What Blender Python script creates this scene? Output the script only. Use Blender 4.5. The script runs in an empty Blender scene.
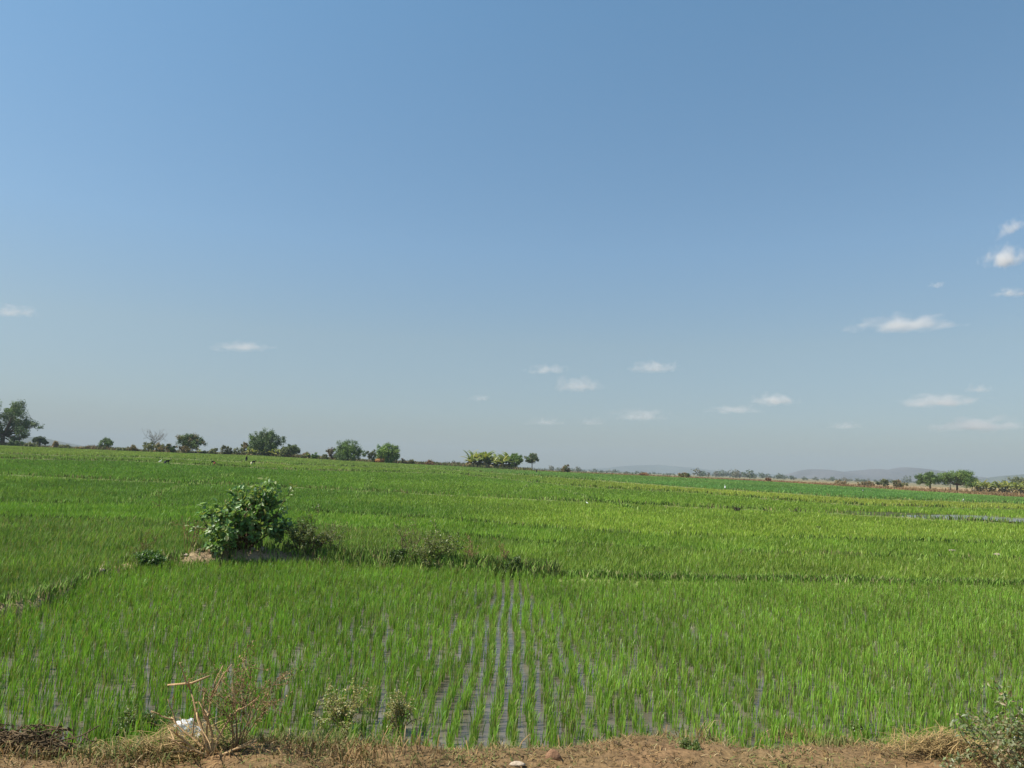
import bpy, math
import numpy as np
from mathutils import Vector, Matrix

rng = np.random.default_rng(7)
C = bpy.context.scene.collection
PI = math.pi
TAU = 2 * PI

# ------------------------------------------------------------------ camera
H = 3.0
F = 740.0
PITCH = math.atan(84 / F)
ROLL = math.atan(0.034)
cp, sp = math.cos(PITCH), math.sin(PITCH)
cr, sr = math.cos(ROLL), math.sin(ROLL)
CAM = np.array([0, 0, H])
fw = np.array([0, cp, sp])
r0 = np.array([1.0, 0, 0]); u0 = np.array([0, -sp, cp])
rt = cr * r0 + sr * u0
up = -sr * r0 + cr * u0

cam_d = bpy.data.cameras.new('camera')
cam_d.sensor_width = 36
cam_d.lens = F / 1024 * 36
cam_d.clip_start = 0.1
cam_d.clip_end = 60000
cam = bpy.data.objects.new('camera', cam_d)
C.objects.link(cam)
M = Matrix(((rt[0], up[0], -fw[0], 0), (rt[1], up[1], -fw[1], 0), (rt[2], up[2], -fw[2], H), (0, 0, 0, 1)))
cam.matrix_world = M
bpy.context.scene.camera = cam


def ray(px, py):
    d = fw + (px - 512) / F * rt + (384 - py) / F * up
    return d


# ------------------------------------------------------------------ the lie of the land
ZG_PX = [-300, 0, 150, 265, 380, 450, 530, 610, 750, 900, 1024, 1400]
ZG = [4.3, 4.2, 3.9, 3.95, 3.1, 2.75, 2.1, 1.75, 1.3, 0.55, 0.15, 0.0]
ZG_T = [math.atan((p - 512) / F) for p in ZG_PX]


def sstep(x, a, b):
    t = np.clip((x - a) / (b - a), 0, 1)
    return t * t * (3 - 2 * t)


def land(x, y):
    x = np.asarray(x, float); y = np.asarray(y, float)
    d = np.hypot(x, y)
    az = np.arctan2(x, y)
    z = np.interp(az, ZG_T, ZG) * sstep(d, 30, 265)
    z = z * (1 - 0.9 * sstep(d, 330, 900))
    return z


def hit(px, py, off=0.0):
    d = ray(px, py)
    lo = 3.0
    t = lo
    while t < 7000:
        p = CAM + d * t
        if p[2] < land(p[0], p[1]) + off:
            break
        lo = t
        t *= 1.02
    hi = t
    for _ in range(30):
        m = (lo + hi) / 2
        p = CAM + d * m
        if p[2] < land(p[0], p[1]) + off:
            hi = m
        else:
            lo = m
    p = CAM + d * hi
    return p


def spot(px, D):
    """a place on the land at distance D (along the view) under image column px at the horizon"""
    py = 468 + 0.034 * (px - 512)
    d = ray(px, py)
    p = d * (D / d[1])
    return np.array([p[0], p[1], float(land(p[0], p[1]))])


def wob(x, y, s, seed=0.0):
    """cheap smooth noise in about -1..1"""
    x = np.asarray(x) / s; y = np.asarray(y) / s
    return (np.sin(1.7 * x + 0.9 * y + seed) + np.sin(-1.1 * x + 2.1 * y + 1.3 * seed + 2)
            + np.sin(2.9 * x - 1.9 * y + 2.1 * seed + 4) * .6 + np.sin(4.3 * x + 3.7 * y + .7 * seed) * .4) / 2.6


# ------------------------------------------------------------------ tags
def tag(o, label=None, cat=None, group=None, kind=None):
    if label: o['label'] = label
    if cat: o['category'] = cat
    if group: o['group'] = group
    if kind: o['kind'] = kind
    return o


def empty(name, loc=(0, 0, 0), rz=0.0):
    o = bpy.data.objects.new(name, None)
    o.empty_display_size = 0.3
    o.location = loc
    o.rotation_euler = (0, 0, rz)
    C.objects.link(o)
    return o


def copy_tree(o, parent=None):
    c = o.copy(); C.objects.link(c)
    if parent: c.parent = parent
    for ch in list(o.children):
        copy_tree(ch, c)
    return c


# ------------------------------------------------------------------ mesh building
class MB:
    def __init__(s):
        s.V = []; s.F = []; s.T = []; s.n = 0

    def add(s, V, faces, tint=None):
        """faces: (m,3) or (m,4) int array; tint (n,3) or (3,)"""
        V = np.asarray(V, float).reshape(-1, 3)
        if not isinstance(faces, (list, tuple)) or (len(faces) and np.isscalar(faces[0][0])):
            faces = [np.asarray(faces)]
        for f in faces:
            s.F.append(np.asarray(f, int) + s.n)
        s.V.append(V)
        if tint is None: tint = (1, 1, 1)
        t = np.asarray(tint, float)
        if t.ndim == 1: t = np.tile(t, (len(V), 1))
        s.T.append(t)
        s.n += len(V)
        return s

    def build(s, name, mat, parent=None, smooth=False):
        V = np.concatenate(s.V); T = np.concatenate(s.T)
        me = bpy.data.meshes.new(name)
        loops = np.concatenate([f.ravel() for f in s.F])
        tot = np.concatenate([np.full(len(f), f.shape[1]) for f in s.F])
        start = np.concatenate([[0], np.cumsum(tot)[:-1]])
        me.vertices.add(len(V)); me.vertices.foreach_set('co', V.astype(np.float32).ravel())
        me.loops.add(len(loops)); me.loops.foreach_set('vertex_index', loops.astype(np.int32))
        me.polygons.add(len(tot)); me.polygons.foreach_set('loop_start', start.astype(np.int32))
        try: me.polygons.foreach_set('loop_total', tot.astype(np.int32))
        except Exception: pass
        a = me.color_attributes.new('tint', 'FLOAT_COLOR', 'POINT')
        a.data.foreach_set('color', np.concatenate([T, np.ones((len(T), 1))], 1).astype(np.float32).ravel())
        if smooth:
            me.polygons.foreach_set('use_smooth', np.ones(len(tot), bool))
        me.materials.append(mat)
        me.update(calc_edges=True); me.validate()
        o = bpy.data.objects.new(name, me)
        C.objects.link(o)
        if parent is not None: o.parent = parent
        return o


def unit(a):
    return a / np.maximum(np.linalg.norm(a, axis=-1, keepdims=True), 1e-9)


def blades_near(mb, P, hgt, wid, lean, face, tint, curl=0.35):
    """bent tapering blades of three segments: P (n,3), lean (n,2) horizontal tip offset, face = azimuth of the blade's width"""
    n = len(P)
    w = np.stack([np.cos(face), np.sin(face), np.zeros(n)], 1) * (wid / 2)[:, None]
    L = np.concatenate([lean, np.zeros((n, 1))], 1)
    z = np.zeros((n, 3)); z[:, 2] = hgt
    m1 = P + z * .45 + L * .22
    m2 = P + z * .8 + L * .6
    tip = P + z * (1 - curl * np.minimum(1, np.hypot(lean[:, 0], lean[:, 1]) / hgt))[:, None] + L
    V = np.stack([P - w * .7, P + w * .7, m1 - w, m1 + w, m2 - w * .75, m2 + w * .75, tip], 1).reshape(-1, 3)
    b = (np.arange(n) * 7)[:, None]
    q = np.concatenate([b + np.array([[0, 1, 3, 2]]), b + np.array([[2, 3, 5, 4]])])
    t = b + np.array([[4, 5, 6]])
    mb.add(V, [q, t], np.repeat(tint, 7, 0))


def blades_far(mb, P, hgt, wid, lean, face, tint):
    n = len(P)
    w = np.stack([np.cos(face), np.sin(face), np.zeros(n)], 1) * (wid / 2)[:, None]
    L = np.concatenate([lean, np.zeros((n, 1))], 1)
    z = np.zeros((n, 3)); z[:, 2] = hgt
    V = np.stack([P - w * .6, P + w * .6, P + z * .6 + L * .4 + w, P + z * .6 + L * .4 - w, P + z + L], 1).reshape(-1, 3)
    b = (np.arange(n) * 5)[:, None]
    mb.add(V, [b + np.array([[0, 1, 2, 3]]), b + np.array([[3, 2, 4]])], np.repeat(tint, 5, 0))


def leaves(mb, P, A, N, L, W, tint, fold=.25, big=False):
    """leaves from base P along axis A, facing N"""
    n = len(P)
    A = unit(A); N = unit(N - A * (N * A).sum(1, keepdims=True)); S = np.cross(A, N)
    L = np.broadcast_to(L, n)[:, None]; W = np.broadcast_to(W, n)[:, None] / 2
    tip = P + A * L - N * L * .12
    if big:
        l1 = P + A * L * .28 + S * W * .95 + N * W * fold; r1 = P + A * L * .28 - S * W * .95 + N * W * fold
        l2 = P + A * L * .68 + S * W * .8 + N * W * fold * .5; r2 = P + A * L * .68 - S * W * .8 + N * W * fold * .5
        V = np.stack([P, l1, l2, tip, r2, r1], 1).reshape(-1, 3)
        b = (np.arange(n) * 6)[:, None]
        f = np.concatenate([b + np.array([[0, 3, 2, 1]]), b + np.array([[0, 5, 4, 3]])])
        mb.add(V, f, np.repeat(tint, 6, 0))
    else:
        l = P + A * L * .45 + S * W + N * W * fold; r = P + A * L * .45 - S * W + N * W * fold
        V = np.stack([P, l, tip, r], 1).reshape(-1, 3)
        b = (np.arange(n) * 4)[:, None]
        f = np.concatenate([b + np.array([[0, 2, 1]]), b + np.array([[0, 3, 2]])])
        mb.add(V, f, np.repeat(tint, 4, 0))


def tube(mb, pts, rad, sides=6, tint=(1, 1, 1), cap=True):
    pts = np.asarray(pts, float); k = len(pts)
    rad = np.broadcast_to(np.asarray(rad, float), k)
    tg = unit(np.gradient(pts, axis=0))
    ref = np.array([0, 0, 1.0]) if abs(tg[0, 2]) < .9 else np.array([1.0, 0, 0])
    a = np.linspace(0, TAU, sides, endpoint=False)
    V = []
    for i in range(k):
        s = np.cross(ref, tg[i]); s /= max(np.linalg.norm(s), 1e-9)
        t = np.cross(tg[i], s)
        V.append(pts[i] + rad[i] * (np.cos(a)[:, None] * s + np.sin(a)[:, None] * t))
        ref = t if abs(np.dot(t, tg[min(i + 1, k - 1)])) < .95 else ref
        ref = np.cross(tg[i], s)
    V = np.concatenate(V)
    j = np.arange(sides); j2 = (j + 1) % sides
    f = [np.stack([i * sides + j, i * sides + j2, (i + 1) * sides + j2, (i + 1) * sides + j], 1) for i in range(k - 1)]
    faces = [np.concatenate(f)]
    if cap:
        faces.append(np.arange((k - 1) * sides, k * sides)[None, :])
        faces.append(np.arange(sides)[::-1][None, :])
    mb.add(V, faces, tint)


def blob(mb, c, r, tint=(1, 1, 1), nu=12, nv=8, rough=.15, seed=0):
    """a lumpy closed ball"""
    g = np.random.default_rng(seed)
    u = np.linspace(0, TAU, nu, endpoint=False); v = np.linspace(0, PI, nv + 2)[1:-1]
    uu, vv = np.meshgrid(u, v)
    d = np.stack([np.sin(vv) * np.cos(uu), np.sin(vv) * np.sin(uu), np.cos(vv)], -1).reshape(-1, 3)
    d = np.concatenate([d, [[0, 0, 1], [0, 0, -1]]])
    ph = g.uniform(0, TAU, 3)
    k = 1 + rough * (np.sin(3 * d[:, 0] + ph[0]) + np.sin(4 * d[:, 1] + ph[1]) + np.sin(5 * d[:, 2] + ph[2])) / 1.6 + g.normal(0, rough * .25, len(d))
    V = np.asarray(c) + d * np.asarray(r) * k[:, None]
    top = nu * nv; bot = top + 1
    j = np.arange(nu); j2 = (j + 1) % nu
    q = np.concatenate([np.stack([i * nu + j, (i + 1) * nu + j, (i + 1) * nu + j2, i * nu + j2], 1) for i in range(nv - 1)])
    t = np.concatenate([np.stack([np.full(nu, top), j, j2], 1), np.stack([np.full(nu, bot), (nv - 1) * nu + j2, (nv - 1) * nu + j], 1)])
    mb.add(V, [q, t], tint)


# ------------------------------------------------------------------ materials
def new_mat(name):
    m = bpy.data.materials.new(name); m.use_nodes = True
    nt = m.node_tree; nt.nodes.clear()
    return m, nt, nt.nodes, nt.links


def veg_mat(name, trans=.35, rough=.5, spec=.3, var=.25, scale=9.0, tr_col=(1.15, 1.25, .55)):
    m, nt, N, L = new_mat(name)
    out = N.new('ShaderNodeOutputMaterial')
    at = N.new('ShaderNodeAttribute'); at.attribute_name = 'tint'
    tc = N.new('ShaderNodeTexCoord')
    no = N.new('ShaderNodeTexNoise'); no.inputs['Scale'].default_value = scale; no.inputs['Detail'].default_value = 3
    L.new(tc.outputs['Object'], no.inputs['Vector'])
    mr = N.new('ShaderNodeMapRange'); mr.inputs['From Min'].default_value = .3; mr.inputs['From Max'].default_value = .7
    mr.inputs['To Min'].default_value = 1 - var; mr.inputs['To Max'].default_value = 1 + var
    L.new(no.outputs['Fac'], mr.inputs['Value'])
    mx = N.new('ShaderNodeVectorMath'); mx.operation = 'SCALE'
    L.new(at.outputs['Color'], mx.inputs[0]); L.new(mr.outputs['Result'], mx.inputs['Scale'])
    p = N.new('ShaderNodeBsdfPrincipled'); p.inputs['Roughness'].default_value = rough
    p.inputs['Specular IOR Level'].default_value = spec
    L.new(mx.outputs['Vector'], p.inputs['Base Color'])
    if trans > 0:
        tr = N.new('ShaderNodeBsdfTranslucent')
        ml = N.new('ShaderNodeVectorMath'); ml.operation = 'MULTIPLY'; ml.inputs[1].default_value = tr_col
        L.new(mx.outputs['Vector'], ml.inputs[0]); L.new(ml.outputs['Vector'], tr.inputs['Color'])
        ms = N.new('ShaderNodeMixShader'); ms.inputs['Fac'].default_value = trans
        L.new(p.outputs['BSDF'], ms.inputs[1]); L.new(tr.outputs['BSDF'], ms.inputs[2])
        L.new(ms.outputs['Shader'], out.inputs['Surface'])
    else:
        L.new(p.outputs['BSDF'], out.inputs['Surface'])
    return m


def earth_mat(name, scale=1.0, bump=.5, var=.45, rough=.95):
    """tint attribute broken up by two noises, with bump"""
    m, nt, N, L = new_mat(name)
    out = N.new('ShaderNodeOutputMaterial')
    at = N.new('ShaderNodeAttribute'); at.attribute_name = 'tint'
    tc = N.new('ShaderNodeTexCoord')
    n1 = N.new('ShaderNodeTexNoise'); n1.inputs['Scale'].default_value = 2.2 * scale; n1.inputs['Detail'].default_value = 8; n1.inputs['Roughness'].default_value = .7
    n2 = N.new('ShaderNodeTexNoise'); n2.inputs['Scale'].default_value = 17 * scale; n2.inputs['Detail'].default_value = 6
    for n in (n1, n2): L.new(tc.outputs['Object'], n.inputs['Vector'])
    ad = N.new('ShaderNodeMath'); ad.operation = 'ADD'
    L.new(n1.outputs['Fac'], ad.inputs[0]); L.new(n2.outputs['Fac'], ad.inputs[1])
    mr = N.new('ShaderNodeMapRange'); mr.inputs['From Min'].default_value = .7; mr.inputs['From Max'].default_value = 1.3
    mr.inputs['To Min'].default_value = 1 - var; mr.inputs['To Max'].default_value = 1 + var
    L.new(ad.outputs[0], mr.inputs['Value'])
    mx = N.new('ShaderNodeVectorMath'); mx.operation = 'SCALE'
    L.new(at.outputs['Color'], mx.inputs[0]); L.new(mr.outputs['Result'], mx.inputs['Scale'])
    p = N.new('ShaderNodeBsdfPrincipled'); p.inputs['Roughness'].default_value = rough; p.inputs['Specular IOR Level'].default_value = .15
    L.new(mx.outputs['Vector'], p.inputs['Base Color'])
    bu = N.new('ShaderNodeBump'); bu.inputs['Strength'].default_value = bump; bu.inputs['Distance'].default_value = .06 / scale
    L.new(ad.outputs[0], bu.inputs['Height']); L.new(bu.outputs['Normal'], p.inputs['Normal'])
    L.new(p.outputs['BSDF'], out.inputs['Surface'])
    return m


def water_mat():
    m, nt, N, L = new_mat('paddy_water')
    out = N.new('ShaderNodeOutputMaterial')
    tc = N.new('ShaderNodeTexCoord')
    n1 = N.new('ShaderNodeTexNoise'); n1.inputs['Scale'].default_value = 14; n1.inputs['Detail'].default_value = 3
    n2 = N.new('ShaderNodeTexNoise'); n2.inputs['Scale'].default_value = 1.1; n2.inputs['Detail'].default_value = 4
    for n in (n1, n2): L.new(tc.outputs['Object'], n.inputs['Vector'])
    rp = N.new('ShaderNodeValToRGB')
    rp.color_ramp.elements[0].position = .38; rp.color_ramp.elements[0].color = (.085, .072, .05, 1)
    rp.color_ramp.elements[1].position = .66; rp.color_ramp.elements[1].color = (.15, .13, .095, 1)
    L.new(n2.outputs['Fac'], rp.inputs['Fac'])
    p = N.new('ShaderNodeBsdfPrincipled'); p.inputs['Roughness'].default_value = .2; p.inputs['IOR'].default_value = 1.33
    p.inputs['Specular IOR Level'].default_value = .45
    L.new(rp.outputs['Color'], p.inputs['Base Color'])
    bu = N.new('ShaderNodeBump'); bu.inputs['Strength'].default_value = .25; bu.inputs['Distance'].default_value = .012
    L.new(n1.outputs['Fac'], bu.inputs['Height']); L.new(bu.outputs['Normal'], p.inputs['Normal'])
    L.new(p.outputs['BSDF'], out.inputs['Surface'])
    return m


RICE = veg_mat('rice_leaf', trans=.4, rough=.45, spec=.35, var=.15, scale=.5)
LEAF = veg_mat('broad_leaf', trans=.36, rough=.42, spec=.55, var=.2, scale=6)
CROWN = veg_mat('tree_leaf', trans=.25, rough=.55, spec=.3, var=.2, scale=.35)
DRY = veg_mat('dry_grass', trans=.2, rough=.7, spec=.15, var=.25, scale=3, tr_col=(1.1, 1, .8))
BARK = earth_mat('bark', 6, .6, .4)
EARTH = earth_mat('earth', 1.0, .6, .45)
LAND = earth_mat('land_soil', .25, .4, .3)
HILLM = earth_mat('hill_scrub', .004, .0, .35)
STONE = earth_mat('stone', 5, .5, .25)
CLOTH = earth_mat('cloth', 4, .2, .15, .85)
WATER = water_mat()


def lerp(a, b, t):
    a = np.asarray(a, float); b = np.asarray(b, float); t = np.asarray(t, float)
    return a + (b - a) * t[..., None]


# ------------------------------------------------------------------ field lines (bunds), read off as distances along each bearing
BUND_PX = [
    [(-60, 622), (0, 616), (40, 606), (66, 597), (96, 579), (120, 569), (180, 564), (240, 563), (320, 564), (400, 568), (470, 573), (560, 581), (660, 584), (800, 586), (1024, 590), (1100, 592)],
    [(-60, 521), (0, 522), (150, 525), (250, 528), (400, 535), (560, 549), (700, 557), (1024, 564), (1100, 566)],
    [(-60, 504), (0, 505.5), (130, 508), (250, 512), (420, 521), (600, 537), (810, 543), (1024, 548), (1100, 549)],
    [(-60, 473), (0, 476.5), (110, 482), (300, 490), (460, 498), (560, 503), (700, 510), (800, 514), (940, 522), (1024, 527), (1100, 530)],
    [(-60, 457), (0, 460), (60, 461), (130, 462), (200, 466), (290, 471), (450, 474.5), (590, 489), (690, 494), (780, 502), (860, 507.5), (1024, 511.5), (1100, 513)],
    [(-60, 453), (0, 455), (60, 457), (130, 458), (200, 461), (290, 465.5), (450, 470.5), (590, 481), (690, 489), (780, 494.5), (860, 500), (1024, 505.5), (1100, 507)],
]
TT = np.linspace(-.82, .82, 500)
BY = []
for ln in BUND_PX:
    q = []
    dens = []
    for (x1, y1), (x2, y2) in zip(ln[:-1], ln[1:]):
        k = max(1, int(abs(x2 - x1) / 25))
        for i in range(k):
            dens.append((x1 + (x2 - x1) * i / k, y1 + (y2 - y1) * i / k))
    dens.append(ln[-1])
    for px, py in dens:
        p = hit(px, py)
        q.append((p[0] / p[1], p[1]))
    q.sort()
    BY.append(np.interp(TT, [a for a, b in q], [min(b, 232) for a, b in q]))
for i in range(1, len(BY)):
    BY[i] = np.maximum(BY[i], BY[i - 1] + 3)
EDGE_PX = [-300, 0, 380, 600, 760, 900, 1024, 1300]
EDGE_D = [255, 255, 262, 262, 248, 196, 168, 160]
EDGE = np.interp(TT * F + 512, EDGE_PX, EDGE_D)
BY = [np.minimum(b, EDGE - 6 + i) for i, b in enumerate(BY)]
# oblique low banks between plots: (from, to) in ground coordinates
OBL = [((357, 501), (372, 480)), ((118, 507), (192, 486)), ((192, 486), (232, 476)), ((500, 502), (545, 477)), ((640, 513), (560, 492))]
OBLG = [(hit(*a)[:2], hit(*b)[:2]) for a, b in OBL]


def byat(i, x, y):
    return np.interp(x / y, TT, BY[i])


def band_of(x, y):
    b = np.zeros(len(x), int)
    for i in range(len(BY)):
        b += (y > byat(i, x, y))
    return b


def on_bund(x, y, half):
    m = np.zeros(len(x), bool)
    for i in range(len(BY)):
        hf = np.where((x / y > .07) | (x / y < -.42), .08, half[i]) if i == 0 else half[i]
        m |= np.abs(y - byat(i, x, y)) < hf
    for a, b in OBLG:
        ab = b - a; L2 = ab @ ab
        t = np.clip(((x - a[0]) * ab[0] + (y - a[1]) * ab[1]) / L2, 0, 1)
        dd = np.hypot(x - a[0] - t * ab[0], y - a[1] - t * ab[1])
        m |= dd < .2
    return m


# verge edge distance over the bearing
VZ = 0.5
VE_T, VE_D = [], []
for px_, py_ in [(-300, 750), (0, 742), (60, 748), (200, 744), (300, 741), (420, 744), (520, 742), (600, 735), (660, 733), (740, 742), (830, 738), (950, 742), (1024, 742), (1300, 748)]:
    d_ = ray(px_, py_); t_ = (VZ - H) / d_[2]
    VE_T.append(d_[0] / d_[1]); VE_D.append(d_[1] * t_)


def verge_edge(x, y):
    return np.interp(x / np.maximum(y, .5), VE_T, VE_D) + .12 * wob(x, x * 0, .5, 2)


def verge_z(x, y):
    e = verge_edge(x, y)
    z = VZ - sstep(y, e - .35, e + 1.25) * (VZ + .06)
    return z + .035 * wob(x, y, .35, 1) * (1 - sstep(y, e + .6, e + 1.2)) + .05 * wob(x, y, 1.3, 5) * (1 - sstep(y, e, e + 1))


# ------------------------------------------------------------------ ground, verge, water
def build_ground():
    na, nr = 300, 250
    az = np.concatenate([np.linspace(-.75, .75, 180), np.linspace(.75, TAU - .75, 122)[1:-1]])
    na = len(az)
    r = np.concatenate([np.geomspace(.6, 180, 90), np.linspace(183, 420, 80), np.geomspace(430, 6900, 70)])
    nr = len(r)
    A, R = np.meshgrid(az, r)
    x = (R * np.sin(A)).ravel(); y = (R * np.cos(A)).ravel()
    z = land(x, y) - .06
    z = np.where(R.ravel() < 8, -.12, z)
    V = np.concatenate([np.stack([x, y, z], 1), [[0, 0, -.12]]])
    d = np.hypot(x, y); px = np.tan(np.clip(A.ravel(), -1.3, 1.3)) * F + 512
    edge = np.interp(px, EDGE_PX, EDGE_D) - 2
    mud = np.array([.055, .06, .025])
    fallow = lerp([.17, .15, .07], [.27, .19, .10], sstep(px, 480, 760))
    fallow = fallow * (1 + .3 * wob(x, y, 22)[:, None])
    far = lerp([.15, .145, .07], [.20, .155, .08], .5 + .5 * wob(x, y, 160, 3))
    t = lerp(np.tile(mud, (len(x), 1)), fallow, sstep(d, edge - 4, edge + 3))
    t = t + (far - t) * sstep(d, 380, 700)[:, None]
    T = np.concatenate([t, [mud]])
    j = np.arange(na); j2 = (j + 1) % na
    q = np.concatenate([np.stack([i * na + j, (i + 1) * na + j, (i + 1) * na + j2, i * na + j2], 1) for i in range(nr - 1)])
    tri = np.stack([np.full(na, na * nr), j, j2], 1)
    mb = MB().add(V, [q, tri], T)
    o = mb.build('ground', LAND, smooth=True)
    tag(o, 'flat land of the paddies rising gently towards the tree line', 'ground', kind='structure')


def build_verge():
    xs = np.arange(-16, 16.01, .09); ys = np.arange(-4, 9.2, .08)
    X, Y = np.meshgrid(xs, ys); x = X.ravel(); y = Y.ravel()
    z = verge_z(x, y)
    z += rng.normal(0, .008, len(z))
    n1 = .5 + .5 * wob(x, y, .55, 8)
    t = lerp([.20, .12, .058], [.165, .112, .05], n1)
    t = lerp(t, [.11, .095, .045], sstep(y, verge_edge(x, y) - .1, verge_edge(x, y) + .7) * .9)
    nx = len(xs); j = np.arange(nx - 1)
    q = np.concatenate([np.stack([i * nx + j, i * nx + j + 1, (i + 1) * nx + j + 1, (i + 1) * nx + j], 1) for i in range(len(ys) - 1)])
    o = MB().add(np.stack([x, y, z], 1), q, t).build('earth_verge', EARTH, smooth=True)
    tag(o, 'bare brown earth verge along the road above the paddy', 'verge', kind='structure')


def build_water():
    # near paddy and the one behind it, one sheet between bank foot and the second bund
    ts = np.linspace(-1.0, 1.0, 120)
    V = []; k = 16
    far = np.interp(ts, TT, BY[1])
    for s in np.linspace(0, 1, k):
        yy = 7.0 + (far - 7.0) * s
        V.append(np.stack([ts * yy, yy, land(ts * yy, yy) + 0 * yy - .005], 1))
    V = np.concatenate(V); n = len(ts); j = np.arange(n - 1)
    q = np.concatenate([np.stack([i * n + j, i * n + j + 1, (i + 1) * n + j + 1, (i + 1) * n + j], 1) for i in range(k - 1)])
    o = MB().add(V, q).build('paddy_water', WATER, smooth=True)
    tag(o, 'shallow grey water standing between the rice rows near the road', 'water', kind='structure')
    # a flooded plot far right
    pts = [(886, 520.5), (905, 515.5), (960, 515), (1030, 516.5), (1032, 523), (1000, 521.5), (985, 519.5), (940, 522)]
    g = np.array([hit(*p) for p in pts]); g[:, 2] = land(g[:, 0], g[:, 1]) + .03
    c = g.mean(0)
    m = MB().add(np.concatenate([g, [c]]), np.stack([np.full(8, 8), np.arange(8), (np.arange(8) + 1) % 8], 1))
    o = m.build('flooded_plot_water', WATER)
    tag(o, 'pale open water in the flooded plot at far right', 'water', kind='structure')


build_ground(); build_verge(); build_water()

# ------------------------------------------------------------------ bund ridges
BHALF = [.42, .22, .26, .45, .5, .6]
BHGT = [.24, .14, .16, .24, .28, .3]
BCOL = [([.13, .16, .05], [.09, .13, .03]), ([.12, .16, .04], [.10, .15, .03]), ([.10, .12, .035], [.11, .16, .03]),
        ([.17, .18, .07], [.11, .15, .04]), ([.08, .09, .03], [.15, .16, .06]), ([.14, .15, .06], [.11, .14, .045])]


def mound(x, y):
    """extra height of the first bund where the shrub stands"""
    p = hit(235, 563)
    return .18 * np.exp(-((x - p[0] - .3) / 1.8) ** 4)


def bund_z(i, x, y):
    t = (y - byat(i, x, y)) / (BHALF[i] * 1.25)
    h = BHGT[i] * np.clip(1 - t * t, 0, 1) ** .8 * (np.where((x / y > .07) | (x / y < -.42), .6, 1.0) if i == 0 else 1) * (1 + .25 * wob(x, y, .8, i))
    if i == 0: h = h + mound(x, y) * np.clip(1 - t * t, 0, 1)
    return land(x, y) + h


for i in range(len(BY)):
    n = 420
    ts = np.linspace(-.8, .8, n); cy = np.interp(ts, TT, BY[i])
    k = 9
    rows = []
    for s in np.linspace(-1.3, 1.3, k):
        yy = cy + s * BHALF[i]
        xx = ts * yy
        rows.append(np.stack([xx, yy, bund_z(i, xx, yy) - .03 + rng.normal(0, .012, n)], 1))
    V = np.concatenate(rows); j = np.arange(n - 1)
    q = np.concatenate([np.stack([a * n + j, a * n + j + 1, (a + 1) * n + j + 1, (a + 1) * n + j], 1) for a in range(k - 1)])
    t = lerp(BCOL[i][0], BCOL[i][1], np.clip(.5 + .6 * wob(V[:, 0], V[:, 1], [1.2, 2, 2, 4, 6, 6][i], i * 3), 0, 1))
    if i == 0:
        t = np.where((V[:, 0] / V[:, 1] > .07)[:, None], t * np.array([1.7, 1.55, 1.7]), t)
        p0 = hit(240, 563); p1 = hit(100, 574)
        bare = np.exp(-((V[:, 0] - p0[0] - .3) / 2.0) ** 4) + np.exp(-((V[:, 0] - p1[0]) / .5) ** 2)
        t = lerp(t, [.33, .23, .14], np.clip(bare, 0, 1))
    o = MB().add(V, q, t).build('field_bank', EARTH, smooth=True)
    tag(o, ['low earth bank with bare soil under the large leaved shrub', 'thin green bank behind the first bank',
            'low dark grassy bank across the middle paddies', 'straw tufted bank halfway to the trees',
            'dark broken bank in the distant paddies', 'farthest pale bank before the tree line'][i], 'field bank', kind='structure')

# oblique banks
for a, b in OBLG:
    k = 30; s = np.linspace(0, 1, k); ctr = a[None] + (b - a)[None] * s[:, None]
    nrm = np.array([-(b - a)[1], (b - a)[0]]); nrm /= np.linalg.norm(nrm)
    V = []
    for w, hz in ((-.35, 0), (-.15, .16), (.15, .16), (.35, 0)):
        pp = ctr + nrm * w + rng.normal(0, .03, (k, 2))
        V.append(np.concatenate([pp, (land(pp[:, 0], pp[:, 1]) + hz - .03)[:, None]], 1))
    V = np.concatenate(V); j = np.arange(k - 1)
    q = np.concatenate([np.stack([c * k + j, c * k + j + 1, (c + 1) * k + j + 1, (c + 1) * k + j], 1) for c in range(3)])
    o = MB().add(V, q, (.14, .19, .05)).build('field_bank', EARTH, smooth=True)
    tag(o, 'narrow grassy bank running obliquely between two paddies', 'field bank', 'oblique banks', 'structure')

# ------------------------------------------------------------------ rice
# per band: colour left, colour right, height
BANDS = [
    ([.095, .195, .022], [.125, .235, .026], .32),
    ([.088, .186, .025], [.135, .250, .030], .36),
    ([.105, .235, .024], [.138, .262, .030], .36),
    ([.085, .190, .024], [.172, .305, .034], .36),
    ([.085, .200, .022], [.150, .285, .030], .38),
    ([.120, .230, .030], [.220, .325, .042], .38),
    ([.150, .250, .040], [.100, .250, .045], .4),
]
LABELS = ['rice seedlings in rows over water nearest the road', 'dark green rice just behind the first bank', 'brighter green rice strip behind the second bank',
          'wide rice plot, dark green at left and yellow green at right', 'distant dark green rice plots', 'thin yellow green far rice plots', 'farthest rice plots along the tree line']


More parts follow.
